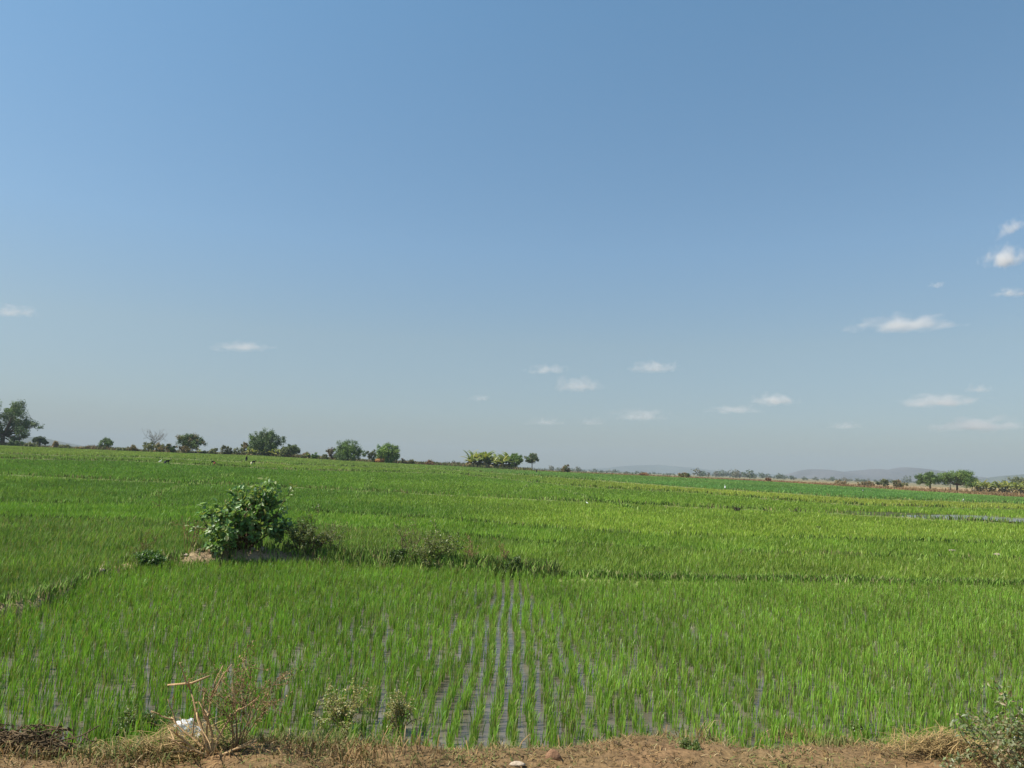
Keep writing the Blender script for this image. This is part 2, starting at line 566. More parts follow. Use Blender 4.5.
def rice_tint(b, x, y, n):
    c0, c1, _ = BANDS[b]
    u = x / y
    if b == 3: f = sstep(u, -.25, .2)
    elif b == 5: f = sstep(u, -.1, .3)
    else: f = sstep(u, -.5, .5)
    s = [1.6, 3, 4, 9, 16, 20, 24][b]
    t = lerp(c0, c1, np.clip(f + .28 * wob(x, y, s, b), 0, 1))
    t = t * (1 + .12 * wob(x, y * .5, s * .45, b + 3))[:, None]
    v = .28 if b == 0 else .17
    t = t * rng.uniform(1 - v, 1 + v, (n, 1)) * rng.normal(1, .05, (n, 3)) * np.array(([1.74, 1.56, 1.75], [1.85, 1.40, 1.85])[b > 0])
    old = rng.random(n) < (.19 if b == 0 else .12 if b == 1 else .05)
    t[old] = t[old] * .35 + np.array([.20, .185, .075]) * rng.uniform(.6, 1.1, (old.sum(), 1))
    dk = rng.random(n) < (.15 if b == 0 else .04)
    t[dk] *= .55
    return np.clip(t, .003, .9)


mbs = [MB() for _ in BANDS]
bund_clear = [.25, .12, .17, .36, .42, .45]

# near plot: transplanted in rows running away from the road
rowsp, insp = .212, .105
rows = np.arange(-22, 22, rowsp); cols = np.arange(7.2, 24, insp)
RX, CY = np.meshgrid(rows, cols)
x = RX.ravel() + .018 * wob(RX.ravel() * 3, CY.ravel(), .9) + .07 * wob(CY.ravel(), RX.ravel() * .3, 2.2) + rng.normal(0, 1, RX.size) * (.014 + .034 * (1 - np.exp(-((RX.ravel() + .12) / .55) ** 2)))
x = x + .012 * CY.ravel()
y = CY.ravel() + rng.normal(0, .03, RX.size)
ok = (np.abs(x) < .78 * y + 1.2) & (y > verge_edge(x, y) + .75) & (y < byat(0, x, y) - np.where(((x / y > .07) | (x / y < -.42)), .10, .26) - .22 * np.exp(-((x - hit(240, 563)[0] - .3) / 1.9) ** 4))
sparse = .5 + .5 * wob(x, y, 2.3, 4)
gaps = np.exp(-((x + .1) / .6) ** 2 - ((y - 11.2) / 2.4) ** 2) * .3 + np.exp(-((x + 2.6) / .8) ** 2 - ((y - 15) / 2.5) ** 2) * .3
for gx, gy, ga, gb in ((-4.6, 9.2, .5, .8), (-3.9, 8.9, .25, .9), (-5.4, 9.6, .3, .7), (-3.0, 10.3, .25, .9), (2.2, 9.0, .25, .7), (3.4, 9.6, .2, .8), (1.5, 12, .3, 1.2), (-1.3, 9.2, .2, .8)):
    gaps = gaps + .5 * np.exp(-((x - gx) / ga) ** 2 - ((y - gy) / gb) ** 2)
ok &= rng.random(x.size) > (.04 + .16 * sstep(sparse, .72, .95) + gaps * .5)
x = x[ok]; y = y[ok]
vig = np.clip(1 + .16 * wob(x, y, 1.7, 9) - 1.0 * np.exp(-((x - .15) / 1.2) ** 2 - ((y - 10.5) / 3) ** 2) * .22, .6, 1.3)
for nb in range(15):
    n = len(x)
    keep = rng.random(n) < (.95 if nb < 9 else .7)
    xx, yy, vv = x[keep], y[keep], vig[keep]; n = len(xx)
    P = np.stack([xx + rng.normal(0, .025, n), yy + rng.normal(0, .03, n), land(xx, yy) - .02], 1)
    hg = vv * rng.uniform(.15, .31, n)
    ang = rng.uniform(0, TAU, n); ln = hg * np.abs(rng.normal(.13, .15, n))
    lean = np.stack([np.cos(ang) * ln + .015, np.sin(ang) * ln], 1)
    t = rice_tint(0, xx, yy, n)
    yel = rng.random(n) < .07
    t[yel] = np.array([.22, .20, .06]) * rng.uniform(.7, 1.2, (yel.sum(), 1))
    blades_near(mbs[0], P, hg, rng.uniform(.007, .012, n), lean, rng.uniform(0, PI, n), t)

# beyond the first bund: thinner planting the farther off
d0, d1, pw = 13.0, 262.0, 1.7
nT = 150000
u = rng.random(nT)
e = 2 - pw
dd = (d0 ** e + u * (d1 ** e - d0 ** e)) ** (1 / e)
tn = rng.uniform(-.80, .80, nT)
x = tn * dd; y = dd.copy()
row = .22
x = np.where(dd < 60, np.round(x / row) * row + rng.normal(0, .03, nT), x)
b = band_of(x, y)
edge = np.interp(x / y, TT, EDGE)
ok = (b > 0) & (y < edge) & ~on_bund(x, y, bund_clear)
fl = hit(960, 519)
ok &= ~((np.abs((x - fl[0]) / 11) ** 2 + np.abs((y - fl[1]) / 8) ** 2 < 1) & (rng.random(nT) < .95))
x, y, b = x[ok], y[ok], b[ok]
for k in range(1, len(BANDS)):
    s = b == k
    bx, by_ = x[s], y[s]
    for nb in range(6):
        n = len(bx)
        d = by_
        spread = .05 + .0022 * d
        px_, py_ = bx + rng.normal(0, 1, n) * spread, by_ + rng.normal(0, 1, n) * spread
        P = np.stack([px_, py_, land(px_, py_) - .03], 1)
        hg = BANDS[k][2] * rng.uniform(.6, 1.12, n) * (1 + .12 * wob(bx, by_, 3, k))
        wd = rng.uniform(.8, 1.4, n) * (.014 + .00042 * d)
        ang = rng.uniform(0, TAU, n); ln = hg * np.abs(rng.normal(.18, .16, n))
        t = rice_tint(k, bx, by_, n)
        if k == 1:
            yel = (rng.random(n) < .10) & (bx / by_ < -.1)
            t[yel] = np.array([.26, .24, .09]) * rng.uniform(.7, 1.2, (yel.sum(), 1))
        blades_far(mbs[k], P, hg, wd, np.stack([np.cos(ang) * ln + .03, np.sin(ang) * ln], 1), rng.normal(0, .6, n), t)
for k, m in enumerate(mbs):
    if m.n:
        tag(m.build('rice_crop', RICE), LABELS[k], 'rice', kind='stuff')

# ------------------------------------------------------------------ grass on the bunds
mb = MB()
for i in range(len(BY)):
    n = [24000, 3000, 3800, 3500, 3500, 3200][i]
    tn = rng.uniform(-.8, .8, n); cy = np.interp(tn, TT, BY[i])
    y = cy + rng.normal(0, .8, n) * BHALF[i] * (np.where(tn > .07, .38, np.where(tn < -.42, .75, 1.0)) if i == 0 else 1); x = tn * y
    keep = np.ones(n, bool)
    if i == 0:
        p0 = hit(240, 563); p1 = hit(100, 574)
        bare = np.exp(-((x - p0[0] - .3) / 1.9) ** 4) + np.exp(-((x - p1[0]) / .45) ** 2)
        keep = (rng.random(n) > np.clip(bare * 1.1, 0, .82)) | (y < cy - .6)
    else:
        keep = (wob(x, y * .2, [1, 6, 7, 7, 14, 14][i], i) > [-.9, -.6, -.35, -.2, -.3, -.3][i]) | (rng.random(n) < .3)
    if i == 0: keep &= ~(((x / y) > .07) & (rng.random(n) < .5))
    x, y = x[keep], y[keep]; n = len(x); d = y
    P = np.stack([x, y, bund_z(i, x, y) - .04], 1)
    pal = np.array([[.18, .30, .05], [.27, .25, .10], [.20, .25, .065], [.07, .11, .025], [.24, .19, .09]])
    pr = [[.44, .06, .30, .16, .04], [.5, .05, .4, .03, .02], [.45, .03, .27, .24, .01], [.4, .15, .32, .1, .03], [.4, .08, .2, .3, .02], [.4, .15, .38, .05, .02]][i]
    patch = wob(x, y, [1.5, 5, 6, 8, 12, 12][i], 11 + i)
    idx = rng.choice(5, n, p=pr)
    dry = (patch > .62) & (rng.random(n) < .5); idx[dry] = 1
    drk = (patch < -.5) & (rng.random(n) < .6); idx[drk] = 3
    t = pal[idx] * rng.uniform(.7, 1.25, (n, 1))
    if i == 0:
        side = (x / y > .07) | (x / y < -.42)
        k_ = side & (rng.random(n) < .85)
        t[k_] = np.array([[.20, .32, .06], [.33, .31, .14], [.16, .27, .045]])[rng.choice(3, k_.sum(), p=[.4, .2, .4])] * rng.uniform(.75, 1.15, (k_.sum(), 1))
    hg = rng.uniform(.12, .36, n) * (np.where(side, .62, 1.0) if i == 0 else 1) * [1.15, .95, 1, 1.3, 1.4, 1.4][i]
    ang = rng.uniform(0, TAU, n); ln = hg * rng.uniform(.05, .6, n)
    blades_far(mb, P, hg, rng.uniform(.012, .02, n) + .0008 * d * rng.uniform(.6, 1.4, n), np.stack([np.cos(ang) * ln, np.sin(ang) * ln], 1), rng.normal(0, .7, n), t)
for a, b in OBLG:
    n = 380; s = rng.random(n)
    pp = a[None] + (b - a)[None] * s[:, None] + rng.normal(0, .17, (n, 2))
    P = np.concatenate([pp, (land(pp[:, 0], pp[:, 1]) + .08)[:, None]], 1)
    t = np.array([[.18, .30, .045], [.24, .31, .09]])[(rng.random(n) < .35).astype(int)] * rng.uniform(.7, 1.2, (n, 1))
    hg = rng.uniform(.25, .45, n); ang = rng.uniform(0, TAU, n); ln = hg * .4
    blades_far(mb, P, hg, .02 + .0009 * pp[:, 1], np.stack([np.cos(ang) * ln, np.sin(ang) * ln], 1), rng.normal(0, .7, n), t)
tag(mb.build('bank_grass', DRY), 'mixed green and straw coloured grass along the field banks', 'grass', kind='stuff')

# fallow dry grass beyond the rice
mb = MB()
n = 30000
tn = rng.uniform(-.8, .8, n)
e0 = np.interp(tn, TT, EDGE)
y = e0 + rng.exponential(35, n) * np.where(tn < -.05, .45, 1.0); x = tn * y
P = np.stack([x, y, land(x, y) - .05], 1)
rgt = sstep(tn, -.1, .25)
t = lerp([.19, .18, .07], [.30, .215, .105], rgt)
red = rng.random(n) < .25 * (1 - np.abs(tn - .33) / .5).clip(0, 1) + .08
t[red] = [.27, .13, .06]
grn = (rng.random(n) < .35 * (1 - rgt)); t[grn] = [.10, .15, .035]
t = t * rng.uniform(.7, 1.2, (n, 1))
hg = rng.uniform(.25, .75, n)
ang = rng.uniform(0, TAU, n); ln = hg * .35
blades_far(mb, P, hg, rng.uniform(.12, .3, n), np.stack([np.cos(ang) * ln, np.sin(ang) * ln], 1), rng.normal(0, .6, n), t)
n = 26000
tn = rng.uniform(-.82, .03, n); e0 = np.interp(tn, TT, EDGE)
y = e0 + rng.uniform(-3, 16, n) + 3; x = tn * y
pt = wob(x, y * .3, 9, 2)
P = np.stack([x, y, land(x, y) - .05], 1)
hg = rng.uniform(.6, 1.5, n) * (1 + .8 * np.clip(pt, 0, 1))
pal = np.array([[.30, .25, .12], [.17, .18, .07], [.12, .15, .05], [.26, .16, .09], [.08, .10, .035]])
t = pal[np.clip((2.2 + 1.7 * pt + rng.normal(0, 1, n)).astype(int), 0, 4)] * rng.uniform(.7, 1.25, (n, 1))
ang = rng.uniform(0, TAU, n); ln = hg * .35
blades_far(mb, P, hg, rng.uniform(.12, .3, n), np.stack([np.cos(ang) * ln, np.sin(ang) * ln], 1), rng.normal(0, .6, n), t)
tag(mb.build('fallow_grass', DRY), 'tan and reddish dry grass on the fallow strip beyond the paddies', 'grass', kind='stuff')

# verge straw and grass
mb = MB()
pal = np.array([[.29, .185, .08], [.21, .14, .06], [.13, .17, .045], [.20, .19, .065], [.38, .29, .15], [.13, .085, .045]])


def verge_tufts(x, y, hg, ln, wd, gfrac):
    n = len(x)
    P = np.stack([x, y, verge_z(x, y) - .01], 1)
    idx = np.where(rng.random(n) < gfrac, rng.choice([2, 3], n), rng.choice([0, 1, 4, 5], n, p=[.4, .35, .1, .15]))
    t = pal[idx] * rng.uniform(.6, 1.2, (n, 1))
    ang = rng.uniform(0, TAU, n)
    blades_near(mb, P, hg, wd, np.stack([np.cos(ang) * ln, np.sin(ang) * ln], 1), ang + PI / 2 + rng.normal(0, .4, n), t)


n = 95000   # litter lying on the soil
x = rng.uniform(-8.5, 8.5, n); y = rng.uniform(5.6, 8.2, n); e = verge_edge(x, y)
ok = (y < e + .2) & (rng.random(n) < .45 + .4 * wob(x, y, .4, 6) + .15 * wob(x, y, .13, 3))
x, y = x[ok], y[ok]; n = len(x)
verge_tufts(x, y, rng.uniform(.008, .05, n), rng.uniform(.02, .13, n), rng.uniform(.005, .013, n), np.clip(.22 + .35 * wob(x, y, .7, 12), .03, .7))
n = 32000   # standing grass along the rim
x = rng.uniform(-8.5, 8.5, n); e = verge_edge(x, x * 0); y = e + rng.normal(.40, .24, n)
dens = .30 + .35 * wob(x, y, .6, 21) + .12 * sstep(-x, 0, 1.5) * sstep(x, -6, -3.0) + .25 * sstep(x, 2.4, 3.2)
ok = (rng.random(n) < dens) & (y < e + .95)
x, y, e = x[ok], y[ok], e[ok]; n = len(x)
hg = rng.uniform(.04, .22, n) * (1 + .5 * wob(x, y, .5, 31)) * rng.uniform(.5, 1, n)
verge_tufts(x, y, hg, hg * rng.uniform(.15, 1.2, n), rng.uniform(.005, .011, n), np.clip(.62 + .45 * wob(x, y, .8, 12) - .25 * np.exp(-((x + 2.6) / .8) ** 2) + .5 * sstep(y - e, .35, .8), .1, .95))
tag(mb.build('verge_grass', DRY), 'dry straw and short weeds on the brown verge at the bottom', 'grass', kind='stuff')


# ------------------------------------------------------------------ plants with branches
def grow(g, tubes, anchors, p, d, length, rad, depth, maxd, kids=3, bend=.25, upw=.15, leaf_from=.35, nseg=5):
    pts = [np.array(p, float)]; d = np.array(d, float) / np.linalg.norm(d)
    seg = length / nseg
    for s in range(nseg):
        d = d + g.normal(0, bend, 3) + np.array([0, 0, upw]); d /= np.linalg.norm(d)
        pts.append(pts[-1] + d * seg)
        fr = (s + 1) / nseg
        if depth >= maxd or (depth == maxd - 1 and fr > .6) or fr > .97:
            if fr >= leaf_from: anchors.append((pts[-1].copy(), d.copy()))
    rr = np.linspace(rad, rad * .45, len(pts))
    tubes.append((np.array(pts), rr))
    if depth < maxd:
        for k in range(kids):
            f = g.uniform(.3, 1.0); i = min(int(f * nseg), nseg - 1)
            bp = pts[i] + (pts[i + 1] - pts[i]) * (f * nseg - i)
            nd = d + g.normal(0, .65, 3)
            nd = nd / np.linalg.norm(nd)
            grow(g, tubes, anchors, bp, nd, length * g.uniform(.4, .65), rad * .55, depth + 1, maxd, kids, bend, upw, leaf_from, nseg)


def leafy(g, anchors, per, L, W, tint, jitter, droop=.3, big=False, spread=.9):
    A = np.array([a for a, d in anchors]); D = np.array([d for a, d in anchors])
    A = np.repeat(A, per, 0); D = np.repeat(D, per, 0); n = len(A)
    out = unit(D * .6 + g.normal(0, spread, (n, 3)) + np.array([0, 0, -droop]))
    A = A + g.normal(0, jitter, (n, 3))
    N = unit(np.array([0, 0, 1.0]) + g.normal(0, .55, (n, 3)))
    t = np.asarray(tint)[g.integers(0, len(tint), n)] * g.uniform(.7, 1.3, (n, 1)) * g.normal(1, .05, (n, 3))
    mb = MB()
    leaves(mb, A, out, N, L * g.uniform(.6, 1.25, n), W * g.uniform(.65, 1.2, n), np.clip(t, .004, .9), fold=.3, big=big)
    return mb


def stems_mesh(tubes, tint, sides=5):
    mb = MB()
    for pts, rr in tubes: tube(mb, pts, rr, sides, tint)
    return mb


# -- the large leaved shrub on the bank
g = np.random.default_rng(21)
base = hit(240, 563); base = np.array([base[0], base[1], float(bund_z(0, base[0:1], base[1:2])[0]) - .05])
root = tag(empty('large_leaf_shrub', base), 'large leafy shrub with glossy broad leaves on the bare bank, tallest plant in the rice', 'shrub'); root.scale = (.80, .80, .84)
tubes, anchors = [], []
for k in range(17):
    az = k / 17 * TAU + g.normal(0, .2)
    tilt = g.uniform(.18, .95)
    st = np.array([np.cos(az) * .22, np.sin(az) * .16, 0])
    dr = np.array([np.cos(az) * math.sin(tilt), np.sin(az) * math.sin(tilt) * .8, math.cos(tilt)])
    grow(g, tubes, anchors, st, dr, g.uniform(1.05, 1.5) * (1.12 - .25 * tilt), .034, 0, 2, 3, .13, .03, .3, 6)
# the sprigs that stand out
for dr, ln in (((.36, 0, 1), 1.75), ((-.85, -.1, .75), 1.7), ((-.75, -.2, .42), 1.4), ((.75, .1, .9), 1.8), ((-.1, .1, 1), 1.55)):
    grow(g, tubes, anchors, (0, 0, 0), dr, ln, .03, 1, 2, 3, .06, .02, .5, 7)
for k in range(9):
    az = 1.9 + k / 9 * 2.9 + g.normal(0, .2)
    grow(g, tubes, anchors, (np.cos(az) * .2, np.sin(az) * .15, 0), (np.cos(az) * 1.1, np.sin(az) * .9, .75), g.uniform(.6, .95), .022, 0, 2, 2, .12, .04, .25, 5)
stems_mesh(tubes, (.13, .075, .045)).build('stems', BARK, root, True)
leafy(g, anchors, 3, .19, .13, [[.15, .26, .08], [.19, .31, .10], [.10, .19, .055], [.28, .38, .14], [.22, .26, .08]], .05, .35, True).build('foliage', LEAF, root)
# brown withered inner growth at its foot
mbx = MB(); n = 260
P = np.stack([g.normal(.05, .28, n), g.normal(0, .18, n), g.uniform(.05, .85, n)], 1)
leaves(mbx, P, g.normal(0, 1, (n, 3)), g.normal(0, 1, (n, 3)), .11, .06, np.tile([[.13, .07, .04]], (n, 1)) * g.uniform(.6, 1.3, (n, 1)))
mbx.build('dead_leaves', DRY, root)


def small_shrub(name, label, cat, loc, wid, hgt, leaf, nst, cols, stem, seed, per=3, maxd=2, group=None, mat=None, droop=.1, stemr=.012, wl=.5):
    g = np.random.default_rng(seed)
    root = tag(empty(name, loc), label, cat, group)
    tubes, anchors = [], []
    for k in range(nst):
        az = g.uniform(0, TAU); tilt = g.uniform(0, 1) ** .7 * math.atan2(wid / 2, hgt) * 1.25
        dr = np.array([np.cos(az) * math.sin(tilt), np.sin(az) * math.sin(tilt), math.cos(tilt)])
        grow(g, tubes, anchors, (np.cos(az) * wid * .06, np.sin(az) * wid * .06, 0), dr, hgt * g.uniform(.55, .85), stemr, maxd - 2, maxd, 3, .16, .05, .2, 5)
    stems_mesh(tubes, stem, 4).build('stems', BARK, root, True)
    leafy(g, anchors, per, leaf, leaf * wl, cols, leaf * .4, droop).build('foliage', mat or LEAF, root)
    return root


def on_bank(px, py, i=0, dx=0):
    p = hit(px, py)
    y0 = float(byat(i, p[0:1], p[1:2])[0]) + dx
    x = p[0] / p[1] * y0
    return np.array([x, y0, float(bund_z(i, np.array([x]), np.array([y0]))[0]) - .05])


OLIVE = [[.14, .17, .05], [.10, .135, .04], [.19, .20, .07], [.07, .10, .03]]
small_shrub('shrub', 'dark low shrub immediately right of the large leafy shrub', 'shrub', on_bank(307, 562), 1.5, 1.0, .065, 22, OLIVE, (.13, .09, .05), 31, 4)
small_shrub('shrub', 'olive twiggy shrub on the bank with a dark middle, right of the other two shrubs', 'shrub', on_bank(432, 569), 1.7, .9, .065, 15, [[.20, .24, .07], [.14, .18, .05], [.26, .26, .09], [.09, .12, .04]], (.18, .15, .08), 32, 3)
small_shrub('shrub', 'thin pale weedy growth leaning left of the olive twiggy shrub', 'shrub', on_bank(408, 569, 0, .3), .9, 1.15, .035, 9, [[.13, .15, .05], [.2, .18, .08]], (.2, .15, .08), 33, 2)
small_shrub('leafy_weed', 'dark green creeping weed clump at the left end of the bare bank', 'weed', on_bank(150, 568, 0, -.3), 1.3, .32, .08, 26, [[.09, .17, .04], [.12, .2, .05], [.06, .12, .03]], (.1, .12, .04), 34, 4)
small_shrub('leafy_weed', 'dark green weed clump on the bank between olive shrub and its grassy end', 'weed', on_bank(512, 578, 0, -.1), 1.6, .32, .06, 26, [[.08, .14, .035], [.13, .17, .05], [.05, .09, .025]], (.1, .12, .04), 35, 4)
small_shrub('leafy_weed', 'low dark weed clump at the foot of the olive twiggy shrub', 'weed', on_bank(398, 572, 0, -.1), .8, .3, .06, 15, [[.08, .14, .035], [.11, .15, .045], [.05, .09, .025]], (.1, .12, .04), 36, 4)

# dry stalks on the bank


def dry_weed(label, loc, hgt, nst, col, seed, lean=.12, group=None, seedhead=True):
    g = np.random.default_rng(seed)
    root = tag(empty('dry_weed', loc), label, 'dry weed', group)
    tb = []; an = []
    for k in range(nst):
        az = g.uniform(0, TAU); dr = np.array([np.cos(az) * lean, np.sin(az) * lean, 1]) + g.normal(0, lean * .5, 3)
        grow(g, tb, an, (g.normal(0, .04), g.normal(0, .04), 0), dr, hgt * g.uniform(.6, 1.05), .008, 1, 2, 3, .07, .03, .45, 6)
    stems_mesh(tb, col, 4).build('stems', BARK, root, True)
    if seedhead:
        leafy(g, an, 3, .05, .018, [col, np.asarray(col) * .7, np.asarray(col) * 1.2], .02, .1).build('foliage', DRY, root)
    return root


dry_weed('tall reddish dry weed stalk at the left of the large leafy shrub', on_bank(187, 566), 1.0, 4, (.24, .13, .07), 41)
dry_weed('pale thin dry weed standing right of the dark low shrub', on_bank(333, 566), 1.1, 3, (.26, .21, .11), 42, .25)
dry_weed('reddish dry weed group just right of the olive twiggy shrub', on_bank(472, 573), .7, 7, (.25, .15, .08), 43, .3)
dry_weed('reddish dry weed stalk nearer the grassy end of the bank', on_bank(503, 575), .72, 3, (.25, .14, .08), 44, .1)
dry_weed('brown dry weeds in the rice left of the bare bank', on_bank(146, 566), .65, 6, (.17, .12, .05), 45, .3)
p = hit(160, 512); dry_weed('lone reddish dry weed in the middle paddy at left', p, .9, 2, (.22, .11, .06), 46, .15)

# clods on the bare bank
for k, (px, py, s) in enumerate([(186, 562, .1), (200, 563, .09), (214, 562, .07), (262, 560, .12), (276, 562, .1), (292, 563, .09), (252, 563, .08), (101, 574, .09), (313, 563, .08)]):
    q = on_bank(px, py, 0, -.12 + .05 * (k % 3))
    mb = MB(); blob(mb, (0, 0, 0), (s, s * .8, s * .6), (.36, .29, .22), 9, 6, .2, k)
    o = mb.build('clod', STONE, smooth=False); o.location = q + np.array([0, 0, .05]); o.rotation_euler = (0, 0, k)
    tag(o, 'pale earth clod on the bare bank beside the large leafy shrub' if k != 7 else 'pale earth clod on the bank where it bends towards the road', 'clod', 'clods on the bank')


# ------------------------------------------------------------------ verge: things one can pick out
def verge_at(px, py):
    d = ray(px, py); lo, hi = 3.0, 12.0
    for t in np.linspace(3, 12, 900):
        p = CAM + d * t
        if p[2] < verge_z(p[0:1], p[1:2])[0]: break
    return np.array([p[0], p[1], float(verge_z(p[0:1], p[1:2])[0])])


# dead branching shrub at lower left
g = np.random.default_rng(51)
base = verge_at(211, 756); base[2] -= .02
root = tag(empty('dead_shrub', base), 'bare tan dead shrub with crooked twigs behind the plastic bag', 'dead shrub')
tubes, an = [], []
for dr, ln in (((-.35, 0, 1), .62), ((-.75, .1, .55), .5), ((.1, .1, 1), .5), ((-1, 0, .35), .45), ((.4, .1, .9), .45), ((-.2, .3, 1), .55), ((.8, 0, .3), .4), ((-.5, -.2, .25), .4)):
    grow(g, tubes, an, (0, 0, 0), dr, ln, .013, 1, 2, 3, .13, .02, .6, 6)
tubes.append((np.array([(-.42, .02, .57), (-.22, .03, .59), (-.08, .04, .65)]), np.array([.008, .011, .008])))
stems_mesh(tubes, (.42, .28, .14)).build('twigs', BARK, root, True)
leafy(g, [a for a in an if a[0][2] > .25], 2, .03, .012, [[.3, .2, .1], [.24, .15, .07]], .015, .1).build('withered_leaves', DRY, root)

small_shrub('dry_weed', 'brown upright dry weed with withered leaves right of the bare dead shrub', 'dry weed', verge_at(236, 752), .32, .72, .026, 9, [[.22, .15, .07], [.12, .12, .045], [.28, .19, .09]], (.25, .16, .08), 52, 3, 2, mat=DRY, stemr=.006)

# plastic bag
gb = np.random.default_rng(5)
mbp = MB(); nu, nv = 22, 12
uu, vv = np.meshgrid(np.linspace(0, TAU, nu, endpoint=False), np.linspace(.06, 1, nv))
rad = .085 * np.sin(np.clip(vv * 2.7, 0, PI * .92)) ** .7 + .012
cr_ = 1 + .28 * np.sin(5 * uu + 6 * vv) + .18 * np.sin(9 * uu - 11 * vv + 1) + gb.normal(0, .08, uu.shape)
V = np.stack([np.cos(uu) * rad * cr_ * 1.1, np.sin(uu) * rad * cr_ * .7, vv * .15 + .02 * np.sin(3 * uu + 2)], -1).reshape(-1, 3)
j = np.arange(nu); j2 = (j + 1) % nu
q = np.concatenate([np.stack([i * nu + j, i * nu + j2, (i + 1) * nu + j2, (i + 1) * nu + j], 1) for i in range(nv - 1)])
mbp.add(V, q, (.85, .86, .88))
PLAST = veg_mat('plastic_film', .45, .2, .6, .1, 8, (1, 1, 1))
bag = mbp.build('plastic_bag', PLAST)
b_ = verge_at(183, 750); bag.scale = (1.15,) * 3; bag.location = b_ + np.array([0, -.05, .14]); bag.rotation_euler = (.2, .6, .5)
tag(bag, 'crumpled white plastic bag caught at the dead shrub on the verge', 'plastic bag')

# stones on the verge
for px, py, s, c, lab in [(322, 747, .055, (.40, .27, .16), 'pale brown flat stone at the verge edge right of the dry weeds'),
                          (553, 759, .055, (.25, .14, .08), 'reddish earth lump standing upright on the verge'),
                          (517, 766, .045, (.45, .36, .26), 'whitish stone at the bottom edge of the picture'),
                          (611, 736, .035, (.55, .48, .4), 'tiny pale stone at the verge rim, mid right'),
                          (460, 742, .03, (.5, .42, .33), 'tiny pale stone among loops of dry grass')]:
    q = verge_at(px, py); mb = MB()
    blob(mb, (0, 0, 0), (s * 1.1, s * .85, s * (1.25 if 'upright' in lab else .6)), c, 11, 7, .3, int(px))
    o = mb.build('stone', STONE, smooth=False); o.location = q + np.array([0, 0, s * .35])
    tag(o, lab, 'stone')

# weeds along the verge
GW = [[.13, .20, .05], [.18, .24, .065], [.09, .15, .04], [.22, .2, .08]]
YW = [[.30, .30, .10], [.24, .28, .09], [.38, .31, .14]]
SG = [[.17, .20, .085], [.22, .24, .11], [.12, .16, .065], [.26, .25, .13], [.27, .2, .1]]
small_shrub('roadside_bush', 'grey green leafy bush in the bottom right corner of the picture', 'bush', verge_at(1030, 790) + np.array([.05, 0, -.12]), 1.25, .72, .045, 30, SG, (.22, .16, .09), 61, 3, 2, stemr=.009, wl=.55)
small_shrub('leafy_weed', 'green weeds growing at the verge rim just right of the dark brush heap', 'weed', verge_at(128, 738), .4, .24, .032, 11, GW, (.12, .13, .05), 62, 3)
small_shrub('leafy_weed', 'yellowish weed standing at the verge rim between the stone and dead shrub', 'weed', verge_at(345, 735), .4, .5, .035, 10, YW, (.2, .16, .07), 63, 3)
small_shrub('leafy_weed', 'tall pale weed at the verge rim, middle left', 'weed', verge_at(398, 738), .3, .48, .03, 8, YW, (.22, .17, .08), 64, 3)
small_shrub('leafy_weed', 'low green weed at the verge rim just left of the plastic bag', 'weed', verge_at(155, 738), .35, .25, .04, 10, GW, (.12, .13, .05), 65, 3)
small_shrub('leafy_weed', 'small green weed flat on the brown verge, right of centre', 'weed', verge_at(690, 748), .6, .06, .022, 12, GW, (.12, .13, .05), 66, 3)
small_shrub('leafy_weed', 'green weed with dark base at the verge rim, right part', 'weed', verge_at(858, 740), .34, .17, .03, 9, GW, (.14, .13, .05), 67, 3)

# dark brush heap at lower left
g = np.random.default_rng(71)
base = verge_at(18, 752)
root = tag(empty('brush_heap', base), 'dark heap of dead brush and soil at the left end of the verge', 'brush heap')
mb = MB(); blob(mb, (0, 0, 0), (.40, .2, .07), (.07, .05, .03), 22, 12, .3, 3); mb.build('soil', EARTH, root, True)
tb = []
for k in range(260):
    c = np.array([g.normal(0, .24), g.normal(0, .1), g.uniform(.02, .17)]); dd = unit(g.normal(0, 1, 3) * np.array([1, .7, .35])) * g.uniform(.1, .3)
    tb.append((np.array([c - dd / 2, c + g.normal(0, .015, 3), c + dd / 2]), np.array([.006, .006, .003])))
stems_mesh(tb, (.13, .09, .05), 4).build('twigs', BARK, root, True)
mb = MB(); n = 500
P = np.stack([g.normal(0, .24, n), g.normal(0, .1, n), g.uniform(.0, .17, n)], 1)
leaves(mb, P, g.normal(0, 1, (n, 3)), g.normal(0, 1, (n, 3)), .05, .025, np.array([[.10, .07, .035]]) * g.uniform(.4, 1.6, (n, 1)))
mb.build('dead_leaves', DRY, root)


# straw heaps on the rim
def straw(label, px, py, w, seed, hh=.07):
    g = np.random.default_rng(seed)
    mb = MB(); n = 900
    P = np.stack([g.normal(0, w * .4, n), g.normal(0, .09, n), g.uniform(0, 1, n) ** 2 * hh], 1)
    P[:, 2] *= np.exp(-(P[:, 0] / w / .6) ** 2)
    ang = g.normal(0, .7, n) + PI * (g.random(n) < .5); ln = g.uniform(.1, .3, n)
    blades_near(mb, P, g.uniform(.02, .1, n), g.uniform(.005, .009, n), np.stack([np.cos(ang) * ln, np.sin(ang) * ln], 1), ang + PI / 2, np.array([[.40, .28, .12]]) * g.uniform(.6, 1.2, (n, 1)))
    o = mb.build('straw_heap', DRY); o.location = verge_at(px, py)
    tag(o, label, 'straw')


straw('flattened dry straw heap on the right part of the verge', 800, 742, .7, 81)
straw('orange dry straw heap left of the grey green bush', 945, 752, .6, 82, .14)
straw('tangled dry straw at the foot of the dead shrub', 185, 758, .8, 83, .26)


